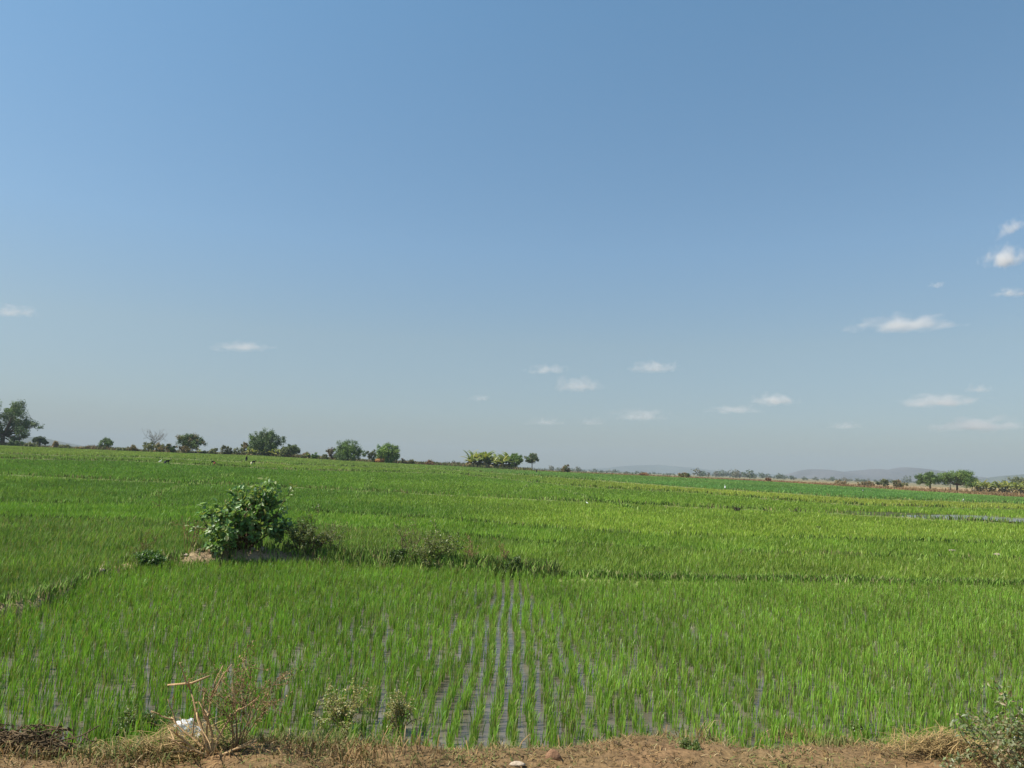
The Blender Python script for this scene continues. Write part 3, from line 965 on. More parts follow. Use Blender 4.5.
# ------------------------------------------------------------------ trees
def crown_lobes(g, w, h, z0, nl, irregular=.2):
    """lobe centres and radii filling a crown of width w between z0 and z0+h"""
    out = []
    for k in range(nl):
        v = g.normal(0, 1, 3); v /= np.linalg.norm(v)
        if z0 > .2 * h: v[2] = abs(v[2]) * 1.15 - .3
        v /= max(1, np.linalg.norm(v))
        rr = g.uniform(.62, .80) * (1 + g.normal(0, irregular * .4))
        R = w * g.uniform(.13, .22)
        nr_ = 1 - .45 * max(v[2], 0) ** 1.2
        c = np.array([v[0] * (w / 2) * rr * nr_, v[1] * (w / 2) * rr * nr_, z0 + h * (.40 if z0 > .2 * h else .44) + v[2] * h * .5 * rr])
        out.append((c, np.array([R, R, R * .8])))
    out.append((np.array([0, 0, z0 + h * .45]), np.array([w * .3, w * .3, h * .32])))
    return out


def tree(name, label, cat, px, D, top, base, wid, cols, trunk=.25, nl=16, n=3600, leaf=.42, seed=0, group=None, lobes=None, bark=(.12, .09, .06), irregular=.2, dens=1.0, skirt=0.0):
    """top, base, wid: image measures turned into metres at distance D"""
    g = np.random.default_rng(seed)
    s = D / F
    loc = spot(px, D)
    Ht = (base - top) * s; W = wid * s
    root = tag(empty(name, loc - np.array([0, 0, .05])), label, cat, group)
    z0 = Ht * trunk
    L = lobes(W, Ht) if lobes else crown_lobes(g, W, Ht - z0, z0, nl, irregular)
    mt = MB()
    tr_ = max(.08, W * .028)
    ctr = np.array([0, 0, max(z0 * 1.05, Ht * .28)])
    tube(mt, [(0, 0, -.3), (g.normal(0, .06) * W * .1, 0, ctr[2] * .5), ctr], [tr_ * 1.4, tr_, tr_ * .85], 7, bark)
    for c, R in L:
        m_ = ctr + (c - ctr) * .5 + g.normal(0, .05 * W, 3)
        tube(mt, [ctr - [0, 0, .1], m_, c], [tr_ * .55, tr_ * .35, tr_ * .12], 5, bark)
    mt.build('trunk', BARK, root, True)
    vol = np.array([R[0] * R[1] for c, R in L]); n = int(n * 2.6)
    cnt = np.maximum(30, (n * dens * vol / vol.sum()).astype(int))
    mb = MB()
    for (c, R), k in zip(L, cnt):
        # small twig clumps on each lobe, so light and dark show
        kc = max(4, k // 60)
        dv = unit(g.normal(0, 1, (kc, 3))); cc = c + dv * R * g.uniform(.6, 1.12, (kc, 1))
        ix = g.integers(0, kc, k)
        P = cc[ix] + np.clip(g.normal(0, .19, (k, 3)), -.4, .4) * R.mean()
        out = unit(dv[ix] + g.normal(0, .6, (k, 3)))
        N = unit(dv[ix] + g.normal(0, .5, (k, 3)) + [0, 0, .5])
        A = unit(g.normal(0, 1, (k, 3)) + out * .3 + [0, 0, -.3])
        tcl = np.asarray(cols)[g.integers(0, len(cols), kc)] * g.uniform(.75, 1.3, (kc, 1)) * np.array([1.6, 1.55, 1.35])
        t = tcl[ix] * g.uniform(.75, 1.25, (k, 1))
        P[:, 2] = np.maximum(P[:, 2], .1)
        leaves(mb, P, A, N, leaf * g.uniform(.7, 1.3, k), leaf * .75 * g.uniform(.7, 1.2, k), t)
    mb.build('crown', CROWN, root)
    return root


DK = [[.050, .080, .026], [.038, .064, .022], [.066, .098, .030]]
MG = [[.065, .105, .028], [.052, .088, .024], [.085, .13, .034]]
BG = [[.085, .14, .030], [.065, .115, .026], [.12, .17, .04]]
OL = [[.095, .105, .045], [.075, .09, .04], [.12, .125, .055]]
BR = [[.15, .115, .065], [.11, .095, .05], [.18, .13, .075]]
GY = [[.085, .10, .055], [.065, .085, .05], [.11, .12, .065]]


def big_lobes(W, Ht):
    sp_ = [(-.30, .62, .20), (-.12, .80, .17), (.02, .90, .13), (.10, .72, .17), (.25, .80, .09), (.30, .58, .11), (.46, .47, .085), (.38, .40, .10), (.12, .50, .15),
           (-.1, .45, .17), (-.3, .4, .17), (-.05, .28, .10), (.17, .25, .09), (.27, .29, .07), (-.22, .22, .12), (.02, .10, .09), (.33, .1, .07), (-.42, .75, .14), (-.45, .5, .16), (.2, .88, .07)]
    g = np.random.default_rng(3)
    return [(np.array([a * W, g.uniform(-.25, .25) * W, b * Ht]), np.array([r, r, r * .85]) * W) for a, b, r in sp_]


tree('broad_tree', 'tallest tree, big irregular crown with gaps at the left edge of the picture', 'tree', 2, 262, 402, 446.5, 66, DK, .2, n=8200, leaf=.45, seed=101, lobes=big_lobes)
tree('round_tree', 'small very dark round tree right beside the tallest tree', 'tree', 38.5, 258, 432.5, 446, 15, [[.028, .045, .018], [.036, .055, .02]], .25, 9, 1500, .32, 102)
tree('round_tree', 'lone dark round tree between the tallest tree and the bare tree', 'tree', 104, 262, 436, 450, 17, MG, .12, 10, 1900, .34, 103)
tree('mixed_tree', 'spreading tree with brownish top, right of the bare tree', 'tree', 187, 258, 431, 453, 30, DK + [[.12, .10, .045]], .2, 14, 3000, .4, 104)
tree('mango_tree', 'largest dome shaped dark green tree in the row at left', 'tree', 264, 258, 429.5, 457.5, 37, DK, .03, 26, 5600, .4, 105)
tree('round_tree', 'smaller olive green tree touching the right of the largest dome tree', 'tree', 290, 257, 442, 457.5, 20, [[.075, .105, .04], [.06, .085, .032], [.1, .12, .05]], .18, 11, 2100, .36, 106)
tree('mango_tree', 'bright green leaning tree with a reddish shrub at its left', 'tree', 348, 256, 437, 461, 32, MG, .04, 18, 3900, .38, 107)
tree('mango_tree', 'wide light green tree above the orange straw stack', 'tree', 387, 256, 442, 462.5, 32, BG, .15, 17, 3400, .38, 108)
tree('bushy_tree', 'dense bright green tree at the right end of the banana clump', 'tree', 515, 268, 453, 473.5, 17, BG, .04, 12, 2300, .38, 109)
tree('shade_tree', 'small umbrella shaped tree on a bare trunk, right of the banana clump', 'tree', 532, 272, 453, 471.5, 15.5, GY + DK, .42, 10, 1700, .34, 110)
tree('mango_tree', 'low spreading mango tree, the left one of the pair at right', 'tree', 930, 268, 471.5, 488.5, 27, MG, .3, 14, 2800, .36, 111)
tree('mango_tree', 'taller spreading mango tree, the right one of the pair at right', 'tree', 957, 266, 468.5, 489, 33, BG + MG, .26, 17, 3600, .36, 112)
tree('grey_tree', 'grey green tree at the right edge behind the banana row', 'tree', 1021, 290, 470, 487, 30, GY, .2, 13, 2400, .4, 113)


def bare_tree(label, px, D, top, base, wid, col, seed):
    g = np.random.default_rng(seed); s = D / F
    root = tag(empty('bare_tree', spot(px, D)), label, 'bare tree')
    Ht = (base - top) * s; W = wid * s
    tb, an = [], []
    tb.append((np.array([(0, 0, -.2), (.05, 0, Ht * .2), (0, .05, Ht * .4)]), np.array([.22, .17, .13])))
    for k in range(11):
        az = g.uniform(0, TAU); tl = g.uniform(.15, 1.0)
        grow(g, tb, an, (0, 0, Ht * g.uniform(.25, .4)), (np.cos(az) * math.sin(tl), np.sin(az) * math.sin(tl), math.cos(tl)), Ht * .42, .075, 0, 2, 4, .14, .05, .3, 5)
    stems_mesh(tb[:1], col, 6).build('trunk', BARK, root, True)
    stems_mesh(tb[1:], col, 4).build('branches', BARK, root, True)


bare_tree('leafless pale tree with a fan of bare branches in the row at left', 153, 262, 424.5, 452, 21, (.20, .18, .15), 121)
bare_tree('leafless twigs standing out above the right hand mango trees', 950, 285, 466.5, 487, 9, (.13, .12, .11), 122)

# shrubs of the tree line: (px, D, top, base, width, colours, label)
SCRUB = [
    (55, 256, 439.5, 449, 9, BR, 'brown rounded bush right of the very dark round tree'),
    (14, 250, 441, 448, 12, DK, 'dark low bush under the tallest tree'),
    (30, 252, 443.5, 448.5, 18, OL, 'low olive scrub at the foot of the tallest tree'),
    (64, 250, 446, 450, 14, OL, 'low scrub right of the brown rounded bush'),
    (85, 258, 448, 451.5, 18, BR, 'low brown scrub left of the lone dark round tree'),
    (120, 256, 447.5, 452, 14, OL, 'low olive scrub right of the lone dark round tree'),
    (132, 257, 445.5, 453, 11, BR, 'reddish brown bush left of the bare tree'),
    (148, 254, 441, 453.5, 16, OL, 'olive bush at the foot of the bare tree'),
    (159, 252, 442, 454, 15, BR + OL, 'brown bush right of the bare tree trunk'),
    (170, 250, 442, 454.5, 13, DK + BR, 'dark hollow bush between the bare tree and brownish topped tree'),
    (184, 249, 445, 454.5, 12, BR, 'pinkish brown bush in front of the brownish topped tree'),
    (213, 254, 447, 456, 10, OL, 'thin olive bush left of the dark bush before the largest dome tree'),
    (225, 253, 445, 456.5, 15, [[.055, .06, .035], [.075, .08, .04]], 'dark bush left of the largest dome tree'),
    (236, 254, 448.5, 457, 9, OL, 'small olive bush between the dark bush and the brown bush'),
    (243, 256, 441.5, 457, 11, BR + OL, 'tall brown bush against the left of the largest dome tree'),
    (282, 250, 450, 459, 9, OL, 'olive bush between the largest dome tree and smaller olive tree'),
    (305, 254, 451.5, 459, 11, OL + BR, 'low brown bush right of the smaller olive tree'),
    (314, 253, 450, 459, 9, BG, 'yellow green bush between the two rounded trees'),
    (324, 254, 453, 459.5, 9, OL, 'low olive bush left of the reddish shrub'),
    (332, 257, 445.5, 460.5, 13, [[.14, .085, .065], [.11, .075, .05], [.10, .10, .05]], 'reddish brown shrub leaning on the bright green tree'),
    (372, 258, 448, 462, 13, GY, 'grey olive shrub left of the wide light green tree'),
    (404, 256, 457, 463.5, 8, BR, 'small brown bush right of the wide light green tree'),
    (412, 257, 458.5, 464.5, 8, OL + BR, 'second small brown bush, farther right of the light green tree'),
    (429, 258, 461, 466, 12, [[.16, .085, .05], [.13, .08, .05]], 'rust coloured bush on the fallow edge left of the banana clump'),
    (566, 262, 468, 475, 13, OL + BR, 'olive brown bush right of the umbrella shaped tree'),
    (645, 262, 474, 478.5, 9, [[.19, .10, .05], [.15, .09, .05]], 'orange brown bush in the middle of the fallow edge'),
    (684, 262, 473.5, 479, 12, DK + BR, 'dark brown bush in the fallow edge right of the orange one'),
    (768, 262, 478, 482.5, 9, [[.16, .085, .05], [.12, .08, .05]], 'rust red bush right of the small blackish bush'),
    (883, 272, 475, 485.5, 10, OL + GY, 'grey olive bush standing alone left of the mango pair'),
    (899, 274, 479, 486.5, 14, BR + OL, 'brown low bush between the lone bush and the mango pair'),
    (868, 276, 480, 486, 16, BR, 'long low brown scrub left of the lone grey olive bush'),
    (840, 300, 480.5, 484.5, 16, BR, 'low reddish scrub on the tan bank'),
]
for k, (px, D, top, base, w, cols, lab) in enumerate(SCRUB):
    big = w > 9.5
    tree('scrub_bush', lab, 'bush', px, D, top, base, w, cols, .04, 7, 900 if big else 520, .32, 200 + k, 'scrub along the tree line', bark=(.1, .08, .06), irregular=.4)

# straw stack under the light green tree
g = np.random.default_rng(91)
q = spot(381, 254); root = tag(empty('straw_stack', q), 'orange brown straw stack in the shade under the wide light green tree', 'straw stack')
mb = MB(); blob(mb, (0, 0, .8), (1.9, 1.2, 1.0), (.34, .17, .06), 18, 10, .12, 4); mb.build('stack', DRY, root, True)
mb = MB(); n = 500; P = unit(g.normal(0, 1, (n, 3))) * [1.9, 1.2, 1.0] + [0, 0, .8]; P[:, 2] = np.maximum(P[:, 2], .05)
leaves(mb, P, g.normal(0, 1, (n, 3)) + [0, 0, -1], unit(P - [0, 0, .8]), .6, .12, np.array([[.36, .19, .07]]) * g.uniform(.6, 1.3, (n, 1)))
mb.build('loose_straw', DRY, root)


# ------------------------------------------------------------------ banana plants
def banana(name, label, group, seed, hgt=3.4, dry=.3):
    g = np.random.default_rng(seed)
    root = tag(empty(name), label, 'banana plant', group)
    ml = MB()
    sh = hgt * .36
    nL = 18
    for k in range(nL):
        az = k * 2.4 + g.normal(0, .3); e = g.uniform(.45, 1.35) if k > 1 else 1.45
        L = hgt * g.uniform(.55, .75); w = .62 * g.uniform(.8, 1.15)
        dr = k >= nL * (1 - dry)
        if dr: e = g.uniform(-1.3, -.2); L *= .62; w *= .7
        h0 = np.array([0, 0, sh * (.98 if not dr else .9)])
        m = 7; s = np.linspace(0, 1, m)
        hor = np.array([np.cos(az), np.sin(az), 0]); ee = e - s * (1.5 if not dr else .5) * .9
        step = np.stack([np.cos(ee), np.sin(ee)], 1) * L / (m - 1)
        acc = np.concatenate([[[0, 0]], np.cumsum(step, 0)[:-1]])
        ctr = h0 + acc[:, :1] * hor + acc[:, 1:] * np.array([0, 0, 1])
        side = np.array([-np.sin(az), np.cos(az), 0])
        wd = w / 2 * np.sin(np.clip(s * .93 + .07, 0, 1) * PI) ** .55
        tear = g.uniform(.7, 1.1, m)
        lft = ctr + side * (wd * tear)[:, None] - np.array([0, 0, 1]) * (wd * .35)[:, None]
        rgt_ = ctr - side * (wd * tear[::-1])[:, None] - np.array([0, 0, 1]) * (wd * .35)[:, None]
        V = np.concatenate([lft, ctr, rgt_]); j = np.arange(m - 1)
        f = np.concatenate([np.stack([j, j + 1, m + j + 1, m + j], 1), np.stack([m + j, m + j + 1, 2 * m + j + 1, 2 * m + j], 1)])
        c = np.array([.36, .28, .14]) if dr else np.array([.19, .225, .06]) * g.uniform(.8, 1.3) + (np.array([.08, .03, 0]) if g.random() < .3 else 0)
        ml.add(V, f, c)
    ms = MB(); tube(ms, [(0, 0, -.1), (.03, 0, sh * .5), (0, .02, sh)], [.15, .12, .08], 7, (.34, .27, .13))
    ms.build('stem', BARK, root, True)
    ml.build('leaves', LEAF, root)
    return root


protos = [banana('banana_plant', 'x', 'banana plants', 300 + k, 3.4, (.45, .55, .62)[k % 3]) for k in range(3)]
used = [False] * 3
gp = np.random.default_rng(33)


def put_banana(px, D, hpx, label, group):
    k = int(gp.integers(0, 3))
    o = protos[k] if not used[k] else copy_tree(protos[k]); used[k] = True
    sc = hpx * D / F / 3.4 / .95
    o.location = spot(px, D); o.rotation_euler = (0, 0, gp.uniform(0, TAU)); o.scale = (sc * gp.uniform(.9, 1.1),) * 2 + (sc,)
    o['label'] = label; o['group'] = group


for px in np.linspace(469, 509, 26):
    put_banana(px + gp.normal(0, .7), 268 + gp.uniform(-4, 6), gp.uniform(12.5, 21), 'ragged banana plant in the clump left of the dense bright green tree', 'banana clump in the middle')
for px in (249, 252, 256, 259, 262, 271, 275, 279):
    put_banana(px, 251 + gp.uniform(-1, 2), gp.uniform(8, 11.5), 'small pale banana plant in front of the largest dome tree', 'bananas before the dome tree')
put_banana(307, 252, 7, 'small banana plant right of the smaller olive tree', 'bananas before the dome tree')
put_banana(199, 250, 7, 'small yellow green banana plant right of the brownish topped tree', 'bananas before the dome tree')
for px in np.linspace(972, 1032, 42):
    put_banana(px + gp.normal(0, .8), 272 + gp.uniform(-5, 8), gp.uniform(10.5, 13.5), 'yellow green banana plant in the long row right of the mango pair', 'banana row at right')

# ------------------------------------------------------------------ far woods and hills
g = np.random.default_rng(400)
mb = MB()
for k in range(1700):
    px = g.uniform(-150, 1200); D = g.uniform(800, 2200)
    if px < 420 and g.random() < .5: D = g.uniform(700, 1100)
    p = spot(px, D); hh = g.gamma(4, 1.7) * (.8 + .5 * math.sin(px / 37) * math.sin(px / 91)) * (.75 if px > 760 else 1.0) * min(1, D / 1300) ** .5; hh = max(2.5, hh * (.55 if px < 430 else .85)); w = hh * g.uniform(.8, 1.6)
    n = 60; c = p + [0, 0, hh * .52]
    dv = unit(g.normal(0, 1, (n, 3)))
    P = c + dv * [w / 2, w / 2, hh * .5] * g.uniform(.5, 1, (n, 1))
    col = np.array([[.06, .085, .035], [.075, .09, .045], [.11, .10, .055], [.05, .075, .03]][int(g.integers(0, 4))])
    leaves(mb, P, g.normal(0, 1, (n, 3)), unit(dv + [0, 0, .4]), hh * .24, hh * .2, col * g.uniform(.75, 1.25, (n, 1)))
tag(mb.build('far_wood', CROWN), 'hazy belt of distant trees along the horizon', 'wood', kind='stuff')


def hill(label, D, prof, depth, col, seed):
    """prof: list of (px, height in px above the horizon)"""
    pxs = np.linspace(prof[0][0], prof[-1][0], 120)
    hp = np.interp(pxs, [a for a, b in prof], [b for a, b in prof])
    hp = np.convolve(np.pad(hp, 3, 'edge'), np.ones(7) / 7, 'valid')
    g = np.random.default_rng(seed)
    k = 26; V = []
    for s in np.linspace(-1, 1, k):
        Y = D + s * depth
        x = (pxs - 512) / F * D
        sh = np.cos(s * PI / 2) ** 1.1
        z = hp * D / F * sh * (1 + .10 * wob(x, np.full_like(x, Y), 130, seed) * (1 - abs(s)) * (s != 0))
        V.append(np.stack([x, np.full_like(x, Y), z + .0 - 2 * (abs(s) > .99)], 1))
    V = np.concatenate(V); n = len(pxs); j = np.arange(n - 1)
    q = np.concatenate([np.stack([a * n + j, a * n + j + 1, (a + 1) * n + j + 1, (a + 1) * n + j], 1) for a in range(k - 1)])
    t = np.asarray(col) * (1 + .3 * wob(V[:, 0], V[:, 1], 160, seed + 2))[:, None]
    tag(MB().add(V, q, t).build('hill', HILLM, smooth=True), label, 'hill', kind='structure')


hill('hazy hill behind the trees at far left', 2600, [(-160, 10), (-60, 20), (20, 16), (46, 15), (62, 11.5), (80, 8), (95, 5.5), (125, 3.5), (150, 0)], 350, (.07, .075, .06), 1)
hill('reddish flat topped hill on the right horizon', 4000, [(790, 0), (803, 3), (808, 8), (816, 10.5), (828, 9), (840, 7), (850, 8.5), (862, 10.5), (874, 12.5), (884, 11), (893, 10), (902, 13.5), (912, 14.5), (924, 13.5), (936, 11), (950, 9), (970, 8), (990, 4), (1010, 2), (1080, 0)], 500, (.085, .075, .075), 2)
hill('dark hill at the right edge behind the grey green tree', 2900, [(985, 0), (997, 4), (1006, 8.5), (1016, 11), (1034, 13), (1060, 13), (1110, 7), (1170, 0)], 330, (.07, .08, .06), 3)
hill('faint low ridge on the middle of the horizon', 6000, [(560, 0), (600, 3), (630, 6), (655, 8.5), (672, 8.5), (690, 6.5), (720, 4.5), (760, 3.5), (800, 2), (850, 0)], 450, (.06, .07, .06), 4)


# ------------------------------------------------------------------ egrets and field workers
def egret(label, px, py, seed, size=1.0):
    p = hit(px, py)
    root = tag(empty('egret', p + np.array([0, 0, .1]), seed * 1.3), label, 'egret', 'white egrets')
    W_ = (.8, .8, .76)
    mb = MB(); z = .42
    tube(mb, [(-.30, 0, z - .05), (-.2, 0, z), (-.05, 0, z + .06), (.1, 0, z + .08), (.19, 0, z + .14), (.2, 0, z + .25), (.17, 0, z + .33), (.21, 0, z + .40), (.27, 0, z + .40)],
         [.01, .06, .105, .09, .045, .03, .028, .035, .015], 8, W_)
    mb.build('body', CLOTH, root, True)
    m2 = MB(); tube(m2, [(.265, 0, z + .40), (.38, 0, z + .37)], [.012, .002], 5, (.5, .33, .05)); m2.build('bill', CLOTH, root)
    for s in (-1, 1):
        m3 = MB(); tube(m3, [(0, .03 * s, z), (.03, .03 * s, z * .5), (0, .03 * s, -.12)], [.014, .009, .008], 5, (.05, .05, .04)); m3.build('leg', CLOTH, root)
    root.scale = (size * .8,) * 3


egret('white egret standing in the yellow green far plots', 725, 490.8, 1, 1.25)
egret('white egret in the dark green plots right of centre', 587, 506.5, 2, .5)
egret('white egret near the foot of the tan bank at right', 863, 493.2, 3, 1.0)
egret('white egret in the far plots before the mango pair', 963, 502.8, 4, .8)
egret('white egret beside the crouching dark figure at left', 160, 464.5, 5, 1.1)


def skin_mesh(name, pts, edges, radii, mat, tint, parent, root_i=0):
    me = bpy.data.meshes.new(name)
    me.from_pydata([tuple(p) for p in pts], edges, [])
    a = me.color_attributes.new('tint', 'FLOAT_COLOR', 'POINT')
    for d in a.data: d.color = (*tint, 1)
    me.materials.append(mat)
    o = bpy.data.objects.new(name, me); C.objects.link(o); o.parent = parent
    md = o.modifiers.new('skin', 'SKIN'); md.use_smooth_shade = True
    sv = me.skin_vertices[0].data
    for i, r in enumerate(radii):
        sv[i].radius = (r, r); sv[i].use_root = (i == root_i)
    o.modifiers.new('sub', 'SUBSURF').levels = 1
    o.modifiers['sub'].render_levels = 1
    return o


def person(label, px, py, bend, shirt, lower, rz, cloth='skirt'):
    p = hit(px, py)
    root = tag(empty('person', p - np.array([0, 0, .35]), rz), label, 'person', 'field workers')
    a = bend  # radians the trunk leans forward (+x)
    hip = np.array([0, 0, .88]); ax = np.array([math.sin(a), 0, math.cos(a)])
    ch = hip + ax * .34; nk = hip + ax * .52; hd = hip + ax * .70 + np.array([.03, 0, 0])
    top = hip + ax * .8 + np.array([.03, 0, 0])
    down = np.array([.12, 0, -1.0]) if bend > .5 else np.array([.08, 0, -1.0])
    pts = [hip, ch, nk, hd, top]; ed = [(0, 1), (1, 2), (2, 3), (3, 4)]; ra = [.13, .15, .06, .1, .07]
    for s in (-1, 1):
        i = len(pts)
        sh_ = nk + np.array([0, .17 * s, -.03]); el = sh_ + down * .28 + np.array([0, .05 * s, 0]); wr = el + down * .25 + np.array([.08, 0, 0]); hn = wr + down * .1
        pts += [sh_, el, wr, hn]; ra += [.06, .045, .033, .04]; ed += [(2, i), (i, i + 1), (i + 1, i + 2), (i + 2, i + 3)]
        i = len(pts)
        hj = hip + np.array([0, .1 * s, -.06]); kn = np.array([.05, .11 * s, .47]); an_ = np.array([-.02, .11 * s, .06]); ft = np.array([.14, .12 * s, .0])
        pts += [hj, kn, an_, ft]; ra += [.09, .06, .04, .035]; ed += [(0, i), (i, i + 1), (i + 1, i + 2), (i + 2, i + 3)]
    skin_mesh('body', pts, ed, ra, CLOTH, (.06, .035, .022), root)
    sp_ = [hip + ax * .02, ch, nk - ax * .04]; se = [(0, 1), (1, 2)]; sr_ = [.155, .175, .1]
    for s in (-1, 1):
        i = len(sp_); sh_ = nk + np.array([0, .17 * s, -.03]); sp_ += [sh_, sh_ + down * .2 + np.array([0, .035 * s, 0])]; sr_ += [.078, .066]; se += [(2, i), (i, i + 1)]
    skin_mesh('shirt', sp_, se, sr_, CLOTH, shirt, root)
    mb = MB(); tube(mb, [(0, 0, .93), (0, 0, .75), (.02, 0, .45), (.02, 0, .25)], [.16, .2, .21, .22], 12, lower); mb.build('skirt', CLOTH, root, True)
    mb = MB(); blob(mb, top - ax * .05 + np.array([-.01, 0, .0]), (.1, .1, .095), (.012, .01, .01), 10, 7, .03, 1); mb.build('hair', CLOTH, root, True)


person('person in dark clothes standing upright in the far rice at left', 246, 462.3, .15, (.025, .025, .04), (.03, .03, .035), 1.2)
person('person in a teal top and pale skirt bending over the rice', 251.5, 465, 1.2, (.05, .30, .28), (.6, .55, .35), 0.4)
person('person in red bending low in the far rice', 214.5, 465.4, 1.3, (.35, .06, .03), (.25, .07, .04), 2.6)
person('person in dark clothes bending in the rice beside an egret', 165, 464.6, 1.25, (.03, .03, .03), (.05, .05, .05), .8)
person('small dark figure standing right of the umbrella shaped tree', 536.5, 473.2, .1, (.03, .035, .05), (.03, .03, .03), 0)

# dark weeds in the middle paddies
for k, (px, py, hh, lab) in enumerate([(737, 513.5, .6, 'dark upright weed in the middle paddy right of centre'), (765, 514, .3, 'low dark weed in the middle paddy, right of the upright one'),
                                       (795.5, 515, .45, 'bushy brown weed in the middle paddy, rightmost of three'), (818, 531, .2, 'flat brown weed in the yellow green plot')]):
    small_shrub('paddy_weed', lab, 'weed', hit(px, py), hh * (.5 if k == 0 else 1.2), hh, .07, 7, [[.05, .055, .025], [.09, .08, .04]] if k != 2 else [[.13, .12, .05], [.1, .1, .05]], (.1, .08, .05), 500 + k, 3, stemr=.02)
# pale litter on the bank at right
for k, (px, py) in enumerate([(953, 557), (997, 561)]):
    q = hit(px, py); mb = MB(); blob(mb, (0, 0, .0), (.13, .09, .08), (.3, .25, .18), 10, 7, .25, 40 + k)
    o = mb.build('clod', STONE); o.location = q + np.array([0, 0, .24])
    tag(o, ['pale clod on the thin bank in the right paddies, the nearer to the middle', 'pale clod on the thin bank close to the right edge'][k], 'clod')


# ------------------------------------------------------------------ clouds
def cloud_mat():
    m, nt, N, L = new_mat('cloud_vapour')
    out = N.new('ShaderNodeOutputMaterial')
    tc = N.new('ShaderNodeTexCoord'); oi = N.new('ShaderNodeObjectInfo')
    sz = N.new('ShaderNodeSeparateXYZ'); L.new(tc.outputs['Object'], sz.inputs[0])
    lo_ = N.new('ShaderNodeMath'); lo_.operation = 'MINIMUM'; lo_.inputs[1].default_value = 0; L.new(sz.outputs['Z'], lo_.inputs[0])
    zz = N.new('ShaderNodeMath'); zz.operation = 'MULTIPLY_ADD'; zz.inputs[1].default_value = 1.4; L.new(lo_.outputs[0], zz.inputs[0]); L.new(sz.outputs['Z'], zz.inputs[2])
    cx = N.new('ShaderNodeCombineXYZ'); L.new(sz.outputs['X'], cx.inputs[0]); L.new(sz.outputs['Y'], cx.inputs[1]); L.new(zz.outputs[0], cx.inputs[2])
    ln = N.new('ShaderNodeVectorMath'); ln.operation = 'LENGTH'; L.new(cx.outputs[0], ln.inputs[0])
    ml = N.new('ShaderNodeVectorMath'); ml.operation = 'MULTIPLY'; ml.inputs[1].default_value = (2.2, 1.2, 1.0); L.new(tc.outputs['Object'], ml.inputs[0])
    rs = N.new('ShaderNodeMath'); rs.operation = 'MULTIPLY'; rs.inputs[1].default_value = 57.0; L.new(oi.outputs['Random'], rs.inputs[0])
    ad = N.new('ShaderNodeVectorMath'); ad.operation = 'ADD'; L.new(ml.outputs[0], ad.inputs[0]); L.new(rs.outputs[0], ad.inputs[1])
    no = N.new('ShaderNodeTexNoise'); no.inputs['Scale'].default_value = 1.7; no.inputs['Detail'].default_value = 6; no.inputs['Roughness'].default_value = .52
    L.new(ad.outputs[0], no.inputs['Vector'])
    # 1 - r + 2.4*(noise-.5)
    a = N.new('ShaderNodeMath'); a.operation = 'MULTIPLY_ADD'; a.inputs[1].default_value = 2.0; a.inputs[2].default_value = -.22; L.new(no.outputs['Fac'], a.inputs[0])
    b = N.new('ShaderNodeMath'); b.operation = 'SUBTRACT'; L.new(a.outputs[0], b.inputs[0]); L.new(ln.outputs['Value'], b.inputs[1])
    c = N.new('ShaderNodeMapRange'); c.interpolation_type = 'SMOOTHSTEP'; c.inputs['From Min'].default_value = 0; c.inputs['From Max'].default_value = .95
    L.new(b.outputs[0], c.inputs['Value'])
    sx = N.new('ShaderNodeSeparateColor'); L.new(oi.outputs['Color'], sx.inputs[0])
    d = N.new('ShaderNodeMath'); d.operation = 'MULTIPLY'; L.new(c.outputs['Result'], d.inputs[0]); L.new(sx.outputs[0], d.inputs[1])
    v = N.new('ShaderNodeVolumePrincipled'); v.inputs['Color'].default_value = (1, .95, .90, 1); v.inputs['Anisotropy'].default_value = 0.0
    e = N.new('ShaderNodeMath'); e.operation = 'MULTIPLY'; e.inputs[1].default_value = .0034; L.new(d.outputs[0], e.inputs[0])
    L.new(e.outputs[0], v.inputs['Density'])
    L.new(v.outputs['Volume'], out.inputs['Volume'])
    return m


CM = cloud_mat()
CL = [(14, 313, 50, 13, .5, 'thin cloud at the left edge of the picture'),
      (240, 348, 60, 11, .5, 'small flat cloud alone above the trees at left'),
      (1006, 261, 44, 26, 1.0, 'brightest puffy cloud near the right edge'),
      (1012, 230, 36, 17, .35, 'slanting wisp of cloud above the brightest cloud'),
      (1012, 294, 40, 10, .4, 'thin flat cloud below the brightest cloud'),
      (903, 326, 100, 18, .62, 'widest low cloud, at right under the brightest one'),
      (938, 286, 18, 8, .25, 'tiny faint wisp left of the brightest cloud'),
      (654, 369, 52, 14, .5, 'small pale cloud right of the middle pair'),
      (578, 387, 56, 16, .55, 'pale cloud, the lower and brighter of the middle pair'),
      (547, 371, 42, 11, .35, 'faint cloud, the upper left of the middle pair'),
      (774, 402, 50, 13, .9, 'small bright peaked cloud low right of centre'),
      (735, 411, 60, 10, .3, 'faint streak left of the small bright peaked cloud'),
      (940, 403, 84, 14, .75, 'long thin cloud, the upper of two low at right'),
      (978, 427, 98, 16, .8, 'long thin cloud, the lower of two at right'),
      (845, 427, 36, 9, .25, 'faint short streak low between bright peaked cloud and long thin ones'),
      (545, 423, 40, 10, .22, 'very faint low streak above the umbrella shaped tree'),
      (592, 423, 32, 10, .22, 'very faint low patch right of the faint streak in the middle'),
      (640, 417, 66, 14, .28, 'faint wide patch of cloud above the faint ridge'),
      (480, 399, 22, 8, .25, 'tiny faint cloud left of the middle pair'),
      (979, 390, 32, 9, .28, 'short faint wisp above the long thin clouds at right')]
DC = 11000.0
ico = None
